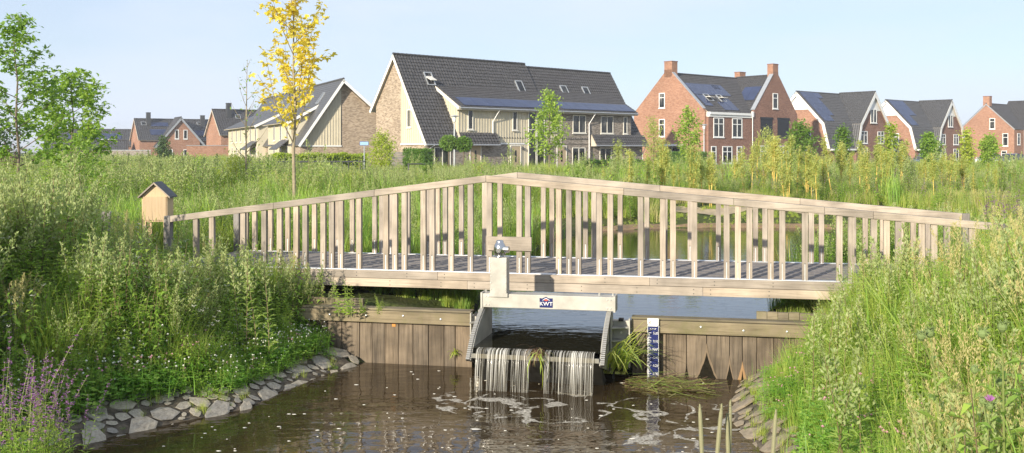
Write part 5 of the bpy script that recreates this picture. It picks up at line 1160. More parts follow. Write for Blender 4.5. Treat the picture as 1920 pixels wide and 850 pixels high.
def ball(q, c, s, mi, zs=.9):
    k = len(q.v); q.v += [tuple(c+Vector(d)) for d in ((s, 0, 0), (0, s, 0), (-s, 0, 0), (0, -s, 0), (0, 0, s*zs), (0, 0, -s*zs))]
    for a, b in ((0, 1), (1, 2), (2, 3), (3, 0)): q.f += [(k+a, k+b, k+4), (k+b, k+a, k+5)]; q.m += [mi, mi]
def p_reed(seed, n=30, w=.022):
    r = random.Random(seed); q = MB()
    for _ in range(n): q.blade((r.gauss(0, .1), r.gauss(0, .1), 0), r.uniform(0, 6.28), r.uniform(.5, 1.0), r.uniform(.03, .45), w*r.uniform(.6, 1.2), 0, 5, 2.4)
    return q.mesh('reed', [MAT['reed_green']])
def p_loosestrife(seed, fl='flower_purple', ns=5):
    r = random.Random(seed); q = MB()
    for s in range(ns):
        at = stem(q, r, Vector((r.gauss(0, .07), r.gauss(0, .07), 0)), r.uniform(.7, 1.0), r.uniform(.05, .35), 1, .004)
        for i in range(26): t = .06+.6*i/26; L = .085*(1.1-t*.7); q.leaf(at(t), gauss_dir(r, .1, .7, i*2.4), Vector((0, 0, 1)), L, L*.24, 0, .1)
        for i in range(60):
            t = .68+.31*r.random(); rad = .012*(1.25-(t-.68)*2.6); az = r.uniform(0, 6.28)
            if math.sin(t*90) > -.3: q.leaf(at(t), gauss_dir(r, -.1, .6, az), Vector((0, 0, 1)), rad+.012, .012, 2)
    return q.mesh('loosestrife', [MAT['herb_green'], MAT['stem_green'], MAT[fl]])
def p_umbel(seed, fl='flower_white'):
    r = random.Random(seed); q = MB()
    for s in range(7):
        at = stem(q, r, Vector((r.gauss(0, .06), r.gauss(0, .06), 0)), r.uniform(.6, 1.0), r.uniform(.05, .4), 1, .003)
        for i in range(14): t = .1+.8*i/14; q.leaf(at(t), gauss_dir(r, .1, .7), Vector((0, 0, 1)), .07*(1.1-t*.7), .018, 0)
        for i in range(7):
            c = at(.999)+Vector((r.gauss(0, .022), r.gauss(0, .022), r.gauss(0, .008)))
            for k in range(3): q.leaf(c, gauss_dir(r, 0, .4, k*2.1), Vector((0, 0, 1)), .013, .014, 2)
    return q.mesh('flowering_herb', [MAT['herb_green'], MAT['stem_green'], MAT[fl]])
def p_meadow(seed, dry=.2, leafy=.35):
    """wide clump for the middle distance"""
    r = random.Random(seed); q = MB()
    for _ in range(170):
        d = .55*math.sqrt(r.random()); a = r.uniform(0, 6.28); m = 1 if r.random() < dry else 0
        q.blade((math.cos(a)*d, math.sin(a)*d, 0), r.uniform(0, 6.28), r.uniform(.4, 1.0), r.uniform(.05, .5), .022, m)
    for _ in range(int(16*leafy)):
        d = .5*math.sqrt(r.random()); a = r.uniform(0, 6.28); at = stem(q, r, Vector((math.cos(a)*d, math.sin(a)*d, 0)), r.uniform(.7, 1.05), .1, 2, .006, 2)
        for i in range(26): t = .15+.84*i/26; L = .13*(1.15-t*.8); q.leaf(at(t), gauss_dir(r, .2, 1.0), Vector((0, 0, 1)), L, L*.42, 3)
    return q.mesh('meadow_clump', [MAT['grass_green'], MAT['grass_dry'], MAT['stem_green'], MAT['mugwort_green']])
def protos(name, meshes):
    return [bpy.data.objects.new(name, m) for m in meshes]
K_MUG = protos('mugwort', [p_mugwort(i) for i in range(4)]); K_HERB = protos('herb', [p_herb(10+i) for i in range(3)]); K_HERBF = protos('herb', [p_umbel(20+i) for i in range(2)])
K_GRASS = protos('grass', [p_grass(30+i) for i in range(3)]); K_SEED = protos('seed_grass', [p_seedgrass(40+i) for i in range(3)]); K_CLOV = protos('clover', [p_clover(50+i, 'flower_white', 3+3*i) for i in range(2)]+[p_clover(53, 'flower_pink', 3)])
K_BIG = protos('grass', [p_grass(35+i, 34, .02, .07, 'reed_green', (.1, .8)) for i in range(2)])
K_BROAD = protos('broad_weed', [p_broad(110+i) for i in range(4)])
K_REED = protos('reed', [p_reed(60+i) for i in range(3)]); K_LOOS = protos('loosestrife', [p_loosestrife(70+i) for i in range(2)]); K_YEL = protos('herb', [p_umbel(80, 'flower_yellow')]); K_VIO = protos('herb', [p_umbel(81, 'flower_violet')])
K_MEAD = protos('meadow_clump', [p_meadow(90, .08, .5), p_meadow(91, .2, .8), p_meadow(92, .35, .2), p_meadow(93, .05, 1.2)]); K_WIDE = protos('grass', [p_grass(95+i, 60, .016, .14, 'grass_green', (.2, .9)) for i in range(2)])
K_DRY = protos('grass', [p_grass(98+i, 60, .016, .16, 'grass_dry', (.1, .6)) for i in range(2)])
K_REEDW = protos('reed', [p_reed(97+i, 60, .03) for i in range(2)])
def scatter(name, label, cat, pts, kinds):
    """pts: rows x, y, z, rotz, tilt, height; kinds: prototype objects; one object of instanced plants"""
    pts = np.array(pts, float); rg = np.random.default_rng(len(pts)); n = len(pts)
    me = bpy.data.meshes.new(name); me.from_pydata(pts[:, :3].tolist(), [], [])
    a = me.attributes.new('rot', 'FLOAT_VECTOR', 'POINT'); a.data.foreach_set('vector', np.stack([rg.normal(0, .09, n), rg.normal(0, .09, n), pts[:, 3]], -1).astype(np.float32).reshape(-1))
    a = me.attributes.new('scl', 'FLOAT', 'POINT'); a.data.foreach_set('value', pts[:, 4].astype(np.float32))
    a = me.attributes.new('idx', 'INT', 'POINT'); a.data.foreach_set('value', rg.integers(0, len(kinds), n).astype(np.int32))
    g = bpy.data.node_groups.new(name, 'GeometryNodeTree'); g.interface.new_socket('Geometry', in_out='INPUT', socket_type='NodeSocketGeometry'); g.interface.new_socket('Geometry', in_out='OUTPUT', socket_type='NodeSocketGeometry')
    gi, go = g.nodes.new('NodeGroupInput'), g.nodes.new('NodeGroupOutput'); ip = g.nodes.new('GeometryNodeInstanceOnPoints'); jn = g.nodes.new('GeometryNodeJoinGeometry')
    for kd in kinds[::-1]:
        oi = g.nodes.new('GeometryNodeObjectInfo'); oi.inputs['Object'].default_value = kd; oi.inputs['As Instance'].default_value = True; g.links.new(oi.outputs['Geometry'], jn.inputs[0])
    def at(nm, ty):
        nd = g.nodes.new('GeometryNodeInputNamedAttribute'); nd.data_type = ty; nd.inputs['Name'].default_value = nm; return [s for s in nd.outputs if s.enabled and s.name == 'Attribute'][0]
    ip.inputs['Pick Instance'].default_value = True
    g.links.new(gi.outputs[0], ip.inputs['Points']); g.links.new(jn.outputs[0], ip.inputs['Instance'])
    g.links.new(at('idx', 'INT'), ip.inputs['Instance Index']); g.links.new(at('rot', 'FLOAT_VECTOR'), ip.inputs['Rotation']); g.links.new(at('scl', 'FLOAT'), ip.inputs['Scale'])
    g.links.new(ip.outputs[0], go.inputs[0])
    o = ob(name, me); md = o.modifiers.new('plants', 'NODES'); md.node_group = g
    return tag(o, label, cat, kind='stuff')
RG = np.random.default_rng(77)
def bridge_s(X, Y): return X*ST+(Y-Y_BR)*CT, X*CT-(Y-Y_BR)*ST
def blocked(X, Y, m=.0):
    """water, deck, sand, insect box"""
    dp, dq = sdist(POOL, X, Y), sdist(POND, X, Y); wall = (X*ST+(Y-Y_WALL)*CT)-.12
    yl, s = bridge_s(X, Y); b = np.where(wall > 0, dq < .05+m, dp < .26+m)
    b |= (yl > -.12) & (yl < 2.32) & (s > -5.4) & (s < 6.5)
    b |= (wall < 0) & (X < -3.2) & (Y < 11) & (dp < .52+m)
    b |= (np.abs(wall) < .28) & (s > -2.55) & (s < 4.0)
    b |= np.hypot(X-P(198, 0, 15.5).x, Y-15.2) < .45
    b |= (np.hypot(X-BX.location.x, Y-BX.location.y) < .5)
    b |= (Y < 17) & (Y > 14.5) & (np.abs(X-BX.location.x*Y/16.6) < .28)
    b |= (Y > 9) & (Y < 15.4) & (np.abs(X-(198-960)/F*Y) < .09) & (H-(430-HOR)*Y/F-ground_z(X, Y) < .8)
    return b
L_TOP = ([-400, 0, 130, 180, 198, 215, 255, 300, 330, 450, 560, 600, 622, 640], [295, 300, 305, 400, 455, 440, 440, 455, 478, 480, 470, 500, 590, 650])
R_TOP = ([1380, 1430, 1470, 1540, 1575, 1610, 1680, 1760, 1820, 1860, 1920, 2600], [720, 650, 610, 575, 500, 470, 452, 432, 408, 388, 378, 378])
def patchy(X, Y, seed, wl=1.0):
    rr = np.random.default_rng(seed); v = 0
    for k in range(5):
        a = rr.uniform(0, 6.28); f = rr.uniform(2.2, 6.5)/wl; v = v+np.sin(f*(X*np.cos(a)+Y*np.sin(a))+rr.uniform(0, 6.28))
    return v/5                                            # about -1..1, mostly within +-.6
def near(n, xr, yr, top, hr, kinds_scale=1.0, dmin=.42, dmax=99, grow_=.85, keep=None, jit=25, pt=None):
    """sample plants on a near bank; heights limited by the measured outline and by the distance from the water"""
    X = RG.uniform(*xr, n); Y = RG.uniform(*yr, n); ok = ~blocked(X, Y); wall = (X*ST+(Y-Y_WALL)*CT)-.12
    d = np.where(wall > 0, sdist(POND, X, Y), sdist(POOL, X, Y)); ok &= (d > dmin) & (d < dmax)
    if keep is not None: ok &= keep(X, Y)
    if pt is not None: ok &= patchy(X, Y, pt[0])+RG.normal(0, .12, n) > pt[1]
    X, Y, d = X[ok], Y[ok], d[ok]; Z = ground_z(X, Y); px = 960+F*X/Y
    cap = H-(np.interp(px, *top)+RG.normal(0, jit, len(X))-HOR)*Y/F-Z
    h = RG.uniform(*hr, len(X))*(1+.35*patchy(X, Y, 5, 1.6)); h = np.minimum(np.minimum(h, cap), .16+grow_*(d-.2)); ok = h > .12
    return np.stack([X, Y, Z-.02, RG.uniform(0, 6.28, len(X)), h], -1)[ok]
LX, LY = (-9, -1.7), (8.2, 15.5)
scatter('mugwort', 'tall mugwort with pale feathery tops on the left bank', 'weeds', near(2000, LX, LY, L_TOP, (.8, 1.6), dmin=.9, pt=(1, .12)), K_MUG)
scatter('leafy_herbs', 'dark green leafy herbs crowding the left bank', 'weeds', near(2600, LX, LY, L_TOP, (.4, 1.1), dmin=.4, pt=(2, -.05)), K_HERB)
scatter('broad_weeds', 'broad leaved weeds in clumps on the left bank', 'weeds', near(2300, LX, LY, L_TOP, (.5, 1.35), dmin=.5, pt=(8, -.05)), K_BROAD)
scatter('edge_tufts', 'small tufts growing between the left bank stones', 'grass', [(x, y, gz(x, y)-.01, RG.uniform(0, 6), RG.uniform(.1, .22)) for x, y in zip(RG.uniform(-5, -1.9, 1500), RG.uniform(8.5, 13.4, 1500)) if .02 < sdist(POOL, np.array([x]), np.array([y]))[0] < .4 and (x*ST+(y-Y_WALL)*CT) < -.1 and RG.random() < .3], K_GRASS+K_CLOV[:1])
scatter('flowering_herbs', 'small white flowered herbs among the left bank weeds', 'weeds', near(420, LX, LY, L_TOP, (.5, 1.1), dmin=.6, pt=(3, 0)), K_HERBF)
scatter('grass_tufts', 'arching green grass tufts on the left bank', 'grass', near(4200, LX, LY, L_TOP, (.35, 1.05), dmin=.3, pt=(4, .12)), K_GRASS+K_BIG)
scatter('clover', 'low white clover carpet above the left stone edge', 'clover', near(1900, (-6, -1.7), LY, L_TOP, (.6, 1.05), dmin=.3, dmax=1.7, grow_=3), K_CLOV)
scatter('seed_grass', 'straw coloured seeding grass on the left bank', 'grass', near(420, LX, LY, L_TOP, (.7, 1.25), dmin=.9, pt=(7, .2)), K_SEED)
rk = lambda X, Y: (X > .262*Y) | (Y > 11.6)
RX, RY = (1.2, 9.5), (4.2, 15)
scatter('leafy_herbs', 'fresh green leafy herbs on the right bank', 'weeds', near(3800, RX, RY, R_TOP, (.3, 1.0), dmin=.55, keep=rk, pt=(12, -.1)), K_HERB)
scatter('broad_weeds', 'broad leaved weeds in clumps on the right bank', 'weeds', near(1700, RX, RY, R_TOP, (.4, 1.1), dmin=.6, keep=rk, pt=(18, .05)), K_BROAD)
scatter('edge_tufts', 'small tufts growing between the right bank stones', 'grass', [(x, y, gz(x, y)-.01, RG.uniform(0, 6), RG.uniform(.1, .25)) for x, y in zip(RG.uniform(2.2, 3.6, 900), RG.uniform(8.5, 12.3, 900)) if .02 < sdist(POOL, np.array([x]), np.array([y]))[0] < .4 and RG.random() < .35], K_GRASS+K_CLOV[2:])
scatter('mugwort', 'grey green mugwort spread over the right bank', 'weeds', near(1500, RX, RY, R_TOP, (.6, 1.25), dmin=.8, keep=rk, jit=30, pt=(11, .15)), K_MUG)
scatter('grass_tufts', 'bright green grass tufts on the right bank', 'grass', near(7000, RX, RY, R_TOP, (.35, 1.15), dmin=.28, keep=rk, pt=(14, -.2)), K_GRASS+K_BIG)
scatter('seed_grass', 'dry seeding grass with straw plumes on the right bank', 'grass', near(260, (2.2, 9.5), RY, R_TOP, (.8, 1.4), dmin=1.0, keep=lambda X, Y: (X > .43*Y), jit=35), K_SEED)
scatter('seed_grass', 'a few dry grass plumes near the right stone edge', 'grass', near(260, (2.2, 6.5), RY, R_TOP, (.7, 1.2), dmin=.9, keep=lambda X, Y: (X > .3*Y), pt=(15, .15)), K_SEED)
scatter('clover', 'pink clover carpet above the right stone edge', 'clover', near(1500, RX, RY, R_TOP, (.9, 1.3), dmin=.32, dmax=2.2, grow_=3, keep=rk), K_CLOV[2:])
scatter('flowering_herbs', 'small yellow flowers among the right bank weeds', 'weeds', near(160, (3, 9), RY, R_TOP, (.6, 1.1), dmin=1.2, keep=rk, pt=(16, .1)), K_YEL)
# upstream banks beside and beneath the bridge
def mid(n, poly, hr, m=0, hmax=None, extra=None, pt=None):
    poly = np.array(poly, float); lo, hi = poly.min(0), poly.max(0); X = RG.uniform(lo[0], hi[0], n); Y = RG.uniform(lo[1], hi[1], n)
    ok = (sdist(poly, X, Y) < 0) & ~blocked(X, Y, m)
    if extra is not None: ok &= extra(X, Y)
    if pt is not None: ok &= patchy(X, Y, pt[0], 3.5)+RG.normal(0, .12, n) > pt[1]
    X, Y = X[ok], Y[ok]; Z = ground_z(X, Y); h = RG.uniform(*hr, len(X))*(1+.3*patchy(X, Y, 6, 5))
    if hmax is not None: h = np.minimum(h, hmax(X, Y, Z))
    k = h > .1; return np.stack([X, Y, Z-.03, RG.uniform(0, 6.28, len(X)), h], -1)[k]
UP = [(-9, 15.2), (-.3, 15.0), (.3, 22), (1.2, 26.5), (-3, 30), (-14, 26)]
scatter('reed_bed', 'green reeds and sedge behind the left half of the bridge', 'reeds', mid(1500, UP, (.7, 1.35)), K_REED)
scatter('mugwort', 'tall weeds growing behind the left half of the bridge', 'weeds', mid(1000, UP, (.6, 1.25)), K_MUG)
scatter('grass_tufts', 'pale grasses behind the left half of the bridge', 'grass', mid(1300, UP, (.5, 1.1)), K_WIDE)
scatter('reed_bed', 'reeds at the right upstream bank beyond the bridge', 'reeds', mid(700, [(3.6, 14.9), (4.6, 16.6), (6.4, 20.3), (10, 22.4), (17, 24), (19, 20), (9, 13.8)], (.5, 1.05)), K_REED)
scatter('leafy_herbs', 'leafy weeds along the right upstream bank', 'weeds', mid(1500, [(3.6, 14.6), (4.7, 16.6), (6.4, 20.3), (10, 22.4), (17, 24), (19, 20), (9, 13.6)], (.5, 1.1)), K_HERB+K_MUG)
ub = []
for x, y in [(RG.uniform(-4.2, -.4), RG.uniform(13.8, 17.5)) for _ in range(1300)]:
    if gz(x, y) > Z_POND+.02 and bridge_s(x, y)[0] > .45: ub.append((x, y, gz(x, y)-.03, RG.uniform(0, 6), RG.uniform(.12, .42)))
for x, y in [(RG.uniform(3.3, 5.4), RG.uniform(12.9, 15.5)) for _ in range(220)]:
    if gz(x, y) > Z_POND+.02 and (x*ST+(y-Y_WALL)*CT) > .4: ub.append((x, y, gz(x, y)-.03, RG.uniform(0, 6), RG.uniform(.12, .4)))
scatter('shade_grass', 'shaded grass and herbs on the soil beneath the bridge deck', 'grass', ub, K_REED+K_GRASS)
# open meadow
def hmead(X, Y, Z):
    px = 960+F*X/Y; top = np.interp(px, [0, 150, 430, 560, 700, 1000, 1120, 1330, 1920], [298, 300, 303, 312, 326, 326, 345, 352, 352])
    return np.maximum(.3, H-(top+10*patchy(X, Y, 33, 4)-HOR)*Y/F-Z)
sand_ok = lambda X, Y: ~((X > 4.6) & (X < 13.6) & (Y > far_edge(X)-.4) & (Y < far_edge(X)+3.9))
ML = [(-11, 17.5), (-3, 29), (2.0, 31.2), (5, 33), (6, 62), (-34, 62)]
scatter('meadow', 'rough green meadow of tall grass behind the bridge on the left', 'grass', mid(4600, ML, (.5, 1.1), hmax=hmead), K_MEAD[:2])
scatter('meadow_herbs', 'feathery pale weeds standing in the left meadow', 'weeds', mid(5600, ML, (.8, 2.0), hmax=lambda X, Y, Z: hmead(X, Y, Z)+.3, pt=(21, .0)), K_MUG)
scatter('meadow_herbs', 'leafy green weeds in patches over the left meadow', 'weeds', mid(5600, ML, (.7, 1.8), hmax=lambda X, Y, Z: hmead(X, Y, Z)+.25, pt=(22, .0)), K_HERB)
scatter('dry_grass', 'pale dry grass patches in the left meadow', 'grass', mid(3000, ML, (.7, 1.2), hmax=hmead, pt=(23, .15)), K_DRY+K_SEED)
MR = [(2.6, 31.0), (9, 33), (14, 31), (21, 29), (17, 22), (36, 26), (46, 62), (6, 62)]
scatter('meadow', 'yellowish green meadow under the willow saplings on the far bank', 'grass', mid(4200, MR, (.45, 1.0), hmax=hmead, extra=sand_ok), K_MEAD[1:3])
scatter('dry_grass', 'pale dry grass between the willow saplings', 'grass', mid(4200, MR, (.6, 1.1), hmax=hmead, extra=sand_ok, pt=(24, -.05)), K_DRY+K_SEED)
scatter('meadow_herbs', 'feathery weeds and seedlings among the willow saplings', 'weeds', mid(5200, MR, (.7, 1.6), hmax=lambda X, Y, Z: hmead(X, Y, Z)+.45, extra=sand_ok, pt=(25, -.1)), K_MUG+K_HERB)
bankp = [(u, far_edge(u)+RG.uniform(-.15, 3.6)) for u in RG.uniform(2.4, 17, 1500)]
scatter('short_grass', 'short green grass on the far bank above the waterline', 'grass', [(x, y, gz(x, y)-.02, RG.uniform(0, 6), RG.uniform(.12, .26) if (y-far_edge(x)) > 1.2 else RG.uniform(.06, .16)) for x, y in bankp if not (5.2 < x < 13 and 1.7+.4*math.sin(x*1.7) < y-far_edge(x) < 3.1+.4*math.sin(x*1.7))], K_WIDE)
scatter('tall_weeds', 'tall ragged reeds and weeds between the willow saplings', 'weeds', mid(2600, MR, (1.1, 1.9), extra=sand_ok, pt=(27, .22)), K_BROAD+K_REED+K_MUG)
scatter('tall_weeds', 'tall ragged weeds standing above the left meadow', 'weeds', mid(1800, ML, (1.1, 1.8), pt=(28, .3), extra=lambda X, Y: Y > 20), K_BROAD+K_MUG)
FARP = [(-44, 62), (38, 62), (62, 96), (40, 92), (10, 76), (-8, 74), (-52, 92)]
scatter('meadow', 'far strip of tall weeds in front of the houses', 'grass', mid(4200, FARP, (.6, 1.15)), K_MEAD)
scatter('meadow', 'distant rough grass towards the far left houses', 'grass', mid(2600, [(-52, 92), (-22, 92), (-40, 140), (-110, 140), (-70, 80)], (.8, 1.5)), K_MEAD)
scatter('loosestrife', 'violet flowered weeds at the left edge of the meadow', 'weeds', mid(90, [(-9.5, 14), (-5.6, 15.2), (-7, 19), (-10, 19)], (.7, 1.15)), K_VIO)
scatter('loosestrife', 'pink flower spikes scattered over the far bank meadow', 'weeds', mid(160, [(8, 33), (20, 30), (26, 40), (8, 42)], (.7, 1.3)), K_LOOS)
scatter('yellow_weeds', 'yellow flowered weeds beyond the right end of the bridge', 'weeds', mid(220, [(9, 17), (16, 24), (22, 26), (17, 16)], (.6, 1.0)), K_YEL)
scatter('white_flowers', 'white flowers around the insect box', 'weeds', mid(160, [(-7, 14.6), (-4.9, 14.7), (-5.0, 17), (-7.5, 18)], (.4, .8)), K_HERBF)

# ---- single plants one can point to
def plant(name, mesh, x, y, h, label, cat, rz=0, group=None, dz=-.02):
    o = ob(name, mesh, None, (x, y, gz(x, y)+dz), (0, 0, rz), h); return tag(o, label, cat, group)
def at_px(px, ybase_top, Y): p = P(px, ybase_top, Y); return p.x, Y, p.z-gz(p.x, Y)
LM = [p_loosestrife(300+i, 'flower_purple', 7) for i in range(3)]
for i, (px, yt, Y, w_) in enumerate(((20, 618, 8.0, 'at the very left edge'), (62, 655, 8.3, 'second from the left edge'), (88, 690, 8.5, 'shortest of the left edge group'), (112, 665, 8.8, 'nearest the stone edge'), (35, 700, 7.8, 'lowest at the left edge'), (8, 670, 8.2, 'cut by the left edge'), (48, 625, 8.6, 'tallest of the group'), (75, 640, 8.9, 'behind the second one'), (100, 725, 8.4, 'shortest, above the stones'), (128, 700, 9.1, 'rightmost of the group'))):
    x, y, h = at_px(px, yt, Y); plant('purple_loosestrife', LM[i % 3], x, y, max(h, .5), 'purple loosestrife in the lower left corner, '+w_, 'wildflower', i*1.3, 'loosestrife in the lower left corner')
for i, (px, yt, Y, w_) in enumerate(((1858, 352, 17.0, 'left one'), (1884, 340, 17.6, 'tallest, middle one'), (1912, 346, 17.2, 'right one'))):
    x, y, h = at_px(px, yt, Y); plant('purple_loosestrife', p_loosestrife(310+i, 'flower_purple', 16), x, y, h, 'purple loosestrife beyond the right end of the bridge, '+w_, 'wildflower', i, 'loosestrife beyond the right bridge end')
MG = [p_mugwort(320+i) for i in range(4)]
for i, (px, yt, Y, lab) in enumerate(((100, 300, 12.0, 'tallest pale mugwort below the left edge maple'), (165, 345, 12.5, 'tall mugwort left of the small grey post'), (60, 330, 12.6, 'tall mugwort at the left edge below the tall maple'), (215, 430, 11.8, 'mugwort right below the small grey post'), (330, 452, 11.7, 'mugwort in front of the left railing end'), (470, 458, 12.2, 'mugwort covering the railing of the left bridge end'), (185, 425, 11.2, 'feathery mugwort standing before the insect box'), (1640, 428, 10.8, 'mugwort in front of the right railing'), (1700, 405, 10.2, 'tall mugwort covering the right railing'), (1560, 545, 9.4, 'mugwort beside the right end of the deck'), (1580, 640, 7.2, 'silvery mugwort low on the right bank'))):
    x, y, h = at_px(px, yt, Y); plant('mugwort_plant', MG[i % 4], x, y, h, lab, 'weed', i*2.1)
# thistles
def p_thistle(seed, bloom):
    r = random.Random(seed); q = MB(); at = stem(q, r, Vector((0, 0, 0)), 1.0, .08, 1, .008, 4)
    for i in range(26):
        t = .1+.85*i/26; d = gauss_dir(r, .1, .7, i*2.4); L = .2*(1.1-t*.8)
        q.leaf(at(t), d, Vector((0, 0, 1)), L, L*.3, 0, .15)
        sd = d.cross(Vector((0, 0, 1))).normalized()
        for f in (.3, .6): [q.leaf(at(t)+d*L*f, (d*.5+sd*g).normalized(), Vector((0, 0, 1)), L*.25, L*.09, 0) for g in (-1, 1)]
    heads = [at(.999)] + [at(t)+gauss_dir(r, .6, 1.1)*r.uniform(.1, .18) for t in (.86,)]
    for i, c in enumerate(heads):
        if i: q.tube([at(.86), c], .004, 4, 1, cap=False)
        k = len(q.v); q.lathe(c-Vector((0, 0, .012)), [(.005, -.01), (.015, 0), (.018, .01), (.014, .021), (.008, .026)], 10, 2)
        for _ in range(26): q.leaf(c+Vector((0, 0, .005)), gauss_dir(r, -.4, .9), Vector((r.gauss(0, 1), 0, 1)), .034, .006, 2)
        if bloom and i == 0:
            for _ in range(60): q.leaf(c+Vector((0, 0, .02)), gauss_dir(r, .6, 1.5), Vector((r.gauss(0, 1), r.gauss(0, 1), 0)), .035, .006, 3)
    return q.mesh('thistle', [MAT['mugwort_green'], MAT['stem_green'], MAT['thistle_head'], MAT['flower_purple']])
for i, (px, yt, Y, bl, lab) in enumerate(((1772, 622, 5.2, 0, 'green headed thistle left of the others in the right foreground'), (1885, 598, 4.8, 0, 'tall green headed thistle at the right edge'), (1818, 690, 5.0, 0, 'low green headed thistle between the two taller thistles'), (1846, 745, 4.7, 1, 'thistle with a bright purple bloom in the right foreground'))):
    x, y, h = at_px(px, yt, Y); plant('thistle', p_thistle(400+i, bl), x, y, h, lab, 'thistle', i, 'thistles in the right foreground')
# timothy heads in the foreground
def p_timothy(seed):
    r = random.Random(seed); q = MB(); at = stem(q, r, Vector((0, 0, 0)), 1.0, r.uniform(.02, .06), 0, .0028, 4)
    q.tube([at(t) for t in (.80, .82, .9, .97, .999)], [.003, .0055, .0065, .0055, .002], 8, 1)
    for _ in range(150): t = .81+.185*r.random(); q.leaf(at(t), gauss_dir(r, .2, 1.2), Vector((0, 0, 1)), .011, .0022, 1)
    for _ in range(3): q.blade((0, 0, 0), r.uniform(0, 6), r.uniform(.3, .5), .5, .01, 0)
    return q.mesh('timothy', [MAT['stem_green'], MAT['seed_head']])
for i, (px, yt, lab) in enumerate(((1320, 746, 'leftmost timothy grass head in the foreground before the pool'), (1328, 744, 'second timothy grass head from the left, touching the leftmost'), (1362, 748, 'slim timothy grass head in the middle of the foreground group'), (1375, 770, 'shortest timothy grass head of the foreground group'), (1400, 755, 'rightmost leaning timothy grass head of the foreground group'))):
    x, y, h = at_px(px, yt, 4.6); o = plant('timothy_grass', p_timothy(500+i), x, y, h, lab, 'grass', 0, 'timothy heads in the foreground')
    if i == 4: o.rotation_euler = (0, R(7), 0)
# reeds caught on the gate, drift of cut reeds, plants on the wall
def reeds_at(name, label, base, n, L, seed, mats=('reed_green',), spread=.06, dirs=None, w=.02):
    r = random.Random(seed); q = MB()
    for _ in range(n):
        b = Vector(base)+Vector((r.gauss(0, spread), r.gauss(0, spread*.5), r.gauss(0, spread*.6))); az, e0 = dirs(r); l = L*r.uniform(.5, 1.1); k = len(q.v); p = b; mi = r.randrange(len(mats)); e = e0
        for j in range(5):
            d = Vector((math.cos(az)*math.cos(e), math.sin(az)*math.cos(e), math.sin(e))); sd = d.cross(Vector((0, 0, 1))).normalized(); ww = w*(1-(j/5)**2)*r.uniform(.8, 1.1)*.5
            q.v += [tuple(p+sd*ww), tuple(p-sd*ww)]; p = p+d*(l/5); e -= r.uniform(.15, .5)
        q.v.append(tuple(p))
        for j in range(4): a = k+2*j; q.f.append((a, a+1, a+3, a+2)); q.m.append(mi)
        q.f.append((k+8, k+9, k+10)); q.m.append(mi)
    return tag(q.build(name, [MAT[m] for m in mats]), label, 'reeds')
bx_, by_ = fr(s_at(1150, -.45, Y_WALL), -.45, Y_WALL)
reeds_at('reed_clump', 'green reed leaves hanging beside the right toothed plate of the weir gate', (bx_+.03, by_, -.95), 64, .85, 3, ('reed_green', 'grass_green'), .07, lambda r: (r.uniform(-1.6, .7), r.uniform(.7, 1.5)), .026)
cx_, cy_ = fr(gap, CREST-.02, Y_WALL)
plain('root_brown', (.16, .085, .05), .9, .3, 20)
reeds_at('debris_clump', 'tangle of brown roots and green stalks caught on the weir crest', (cx_, cy_, Z_POND+.01), 60, .24, 7, ('root_brown', 'root_brown', 'grass_dry'), .035, lambda r: (r.uniform(-2.9, -.2), r.uniform(-.4, .9)), .008)
reeds_at('reed_stalk', 'green reed stalks dangling into the gap of the waterfall', (cx_+.02, cy_-.06, Z_POND), 7, .45, 9, ('reed_green', 'lime_leaf'), .02, lambda r: (r.uniform(-2.2, .4), r.uniform(-.9, .5)), .018)
q = MB(); r = random.Random(12)
for _ in range(900):
    px = r.uniform(1165, 1330); c = fr(s_at(px, -.75, Y_WALL), r.gauss(-.62, .16), Y_WALL); f = (px-1165)/153; 
    if r.random() > 1.2-abs(f-.45)*1.6: continue
    a = r.gauss(-.15, .55); L = r.uniform(.08, .34); z = Z_POOL+.008+abs(r.gauss(0, .045))*(1.1-abs(f-.5)); d = Vector((math.cos(a), math.sin(a), r.gauss(0, .09))); sd = Vector((-d.y, d.x, 0))*r.uniform(.004, .011); p = Vector((c[0], c[1], z)); q.face([p-sd, p+d*L-sd*.4, p+d*L+sd*.4, p+sd], r.randrange(3))
tag(q.build('reed_debris', [MAT['grass_dry'], MAT['reed_green'], MAT['root_brown']]), 'floating mat of cut reeds against the wall below the gauge board', 'reed debris', kind='stuff')
w0 = fr(s_at(853, .0, Y_WALL), .0, Y_WALL); reeds_at('wall_weed', 'small bright green weed growing out of the left timber wall', (w0[0], w0[1], -.95), 26, .13, 14, ('lime_leaf', 'grass_green'), .015, lambda r: (r.uniform(-2.8, -.4), r.uniform(-.3, 1.2)), .014)
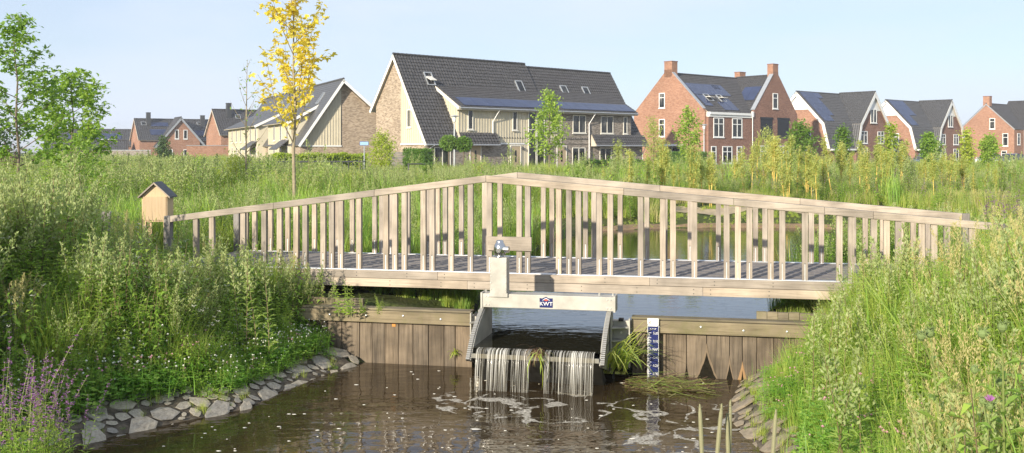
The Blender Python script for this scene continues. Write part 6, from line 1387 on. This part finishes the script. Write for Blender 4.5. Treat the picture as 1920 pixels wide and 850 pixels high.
# willowherb hanging over the left fascia
for i, (px, yt, Y, lab) in enumerate(((655, 500, 13.2, 'fresh green willowherb in front of the fascia at the left bridge end'), (680, 545, 13.35, 'smaller green willowherb on the left timber wall'), (712, 548, 13.35, 'thin herb standing on the left timber wall'))):
    p = P(px, yt, Y); zb2 = CAPT+.0-.06; o = ob('willowherb', p_herb(600+i), None, (p.x, Y, zb2), (0, 0, i), (p.z-zb2)); tag(o, lab, 'weed')
# foam flecks drifting on the pool
q = MB(); r = random.Random(31); plain('foam', (.66, .63, .55), .7, .1, 30)
for _ in range(120):
    px, py = r.uniform(240, 1420), r.uniform(690, 850)
    Y = (H-Z_POOL)*F/(py-HOR); X = (px-960)/F*Y
    if sdist(POOL, np.array([X]), np.array([Y]))[0] > -.12 or (X*ST+(Y-Y_WALL)*CT) > -.1: continue
    s = r.uniform(.004, .014)*(2.2 if r.random() < .07 else 1); n = 7; k = len(q.v); rot = r.uniform(0, 6)
    ring = [(X+math.cos(rot+6.283*j/n)*s*r.uniform(.9, 2.8), Y+math.sin(rot+6.283*j/n)*s*r.uniform(.7, 1.1)) for j in range(n)]
    q.v += [(x, y, Z_POOL-.001) for x, y in ring]+[(X+(x-X)*.6, Y+(y-Y)*.6, Z_POOL+.004) for x, y in ring]
    for j in range(n): q.f.append((k+j, k+(j+1) % n, k+n+(j+1) % n, k+n+j)); q.m.append(0)
    q.f.append(tuple(k+n+j for j in range(n))); q.m.append(0)
tag(q.build('foam', MAT['foam'], None, True), 'small white foam flecks drifting on the brown pool', 'foam', kind='stuff')

# ================================================================== thin evening haze
q = MB(); q.box(float(gx[0])-50, float(gx[-1])+50, float(gy[0])-50, float(gy[-1])+50, -3.2, 14.5)
hz = bpy.data.materials.new('haze'); hz.use_nodes = True; t = hz.node_tree; t.nodes.remove(t.nodes['Principled BSDF'])
pv = N(t, 'ShaderNodeVolumePrincipled', Density=.00055); pv.inputs['Color'].default_value = (.93, .96, 1, 1); pv.inputs['Anisotropy'].default_value = .2
t.links.new(pv.outputs[0], t.nodes['Material Output'].inputs['Volume'])
tag(q.build('haze', hz), 'thin pale evening haze over the meadow and houses', 'haze', kind='stuff')
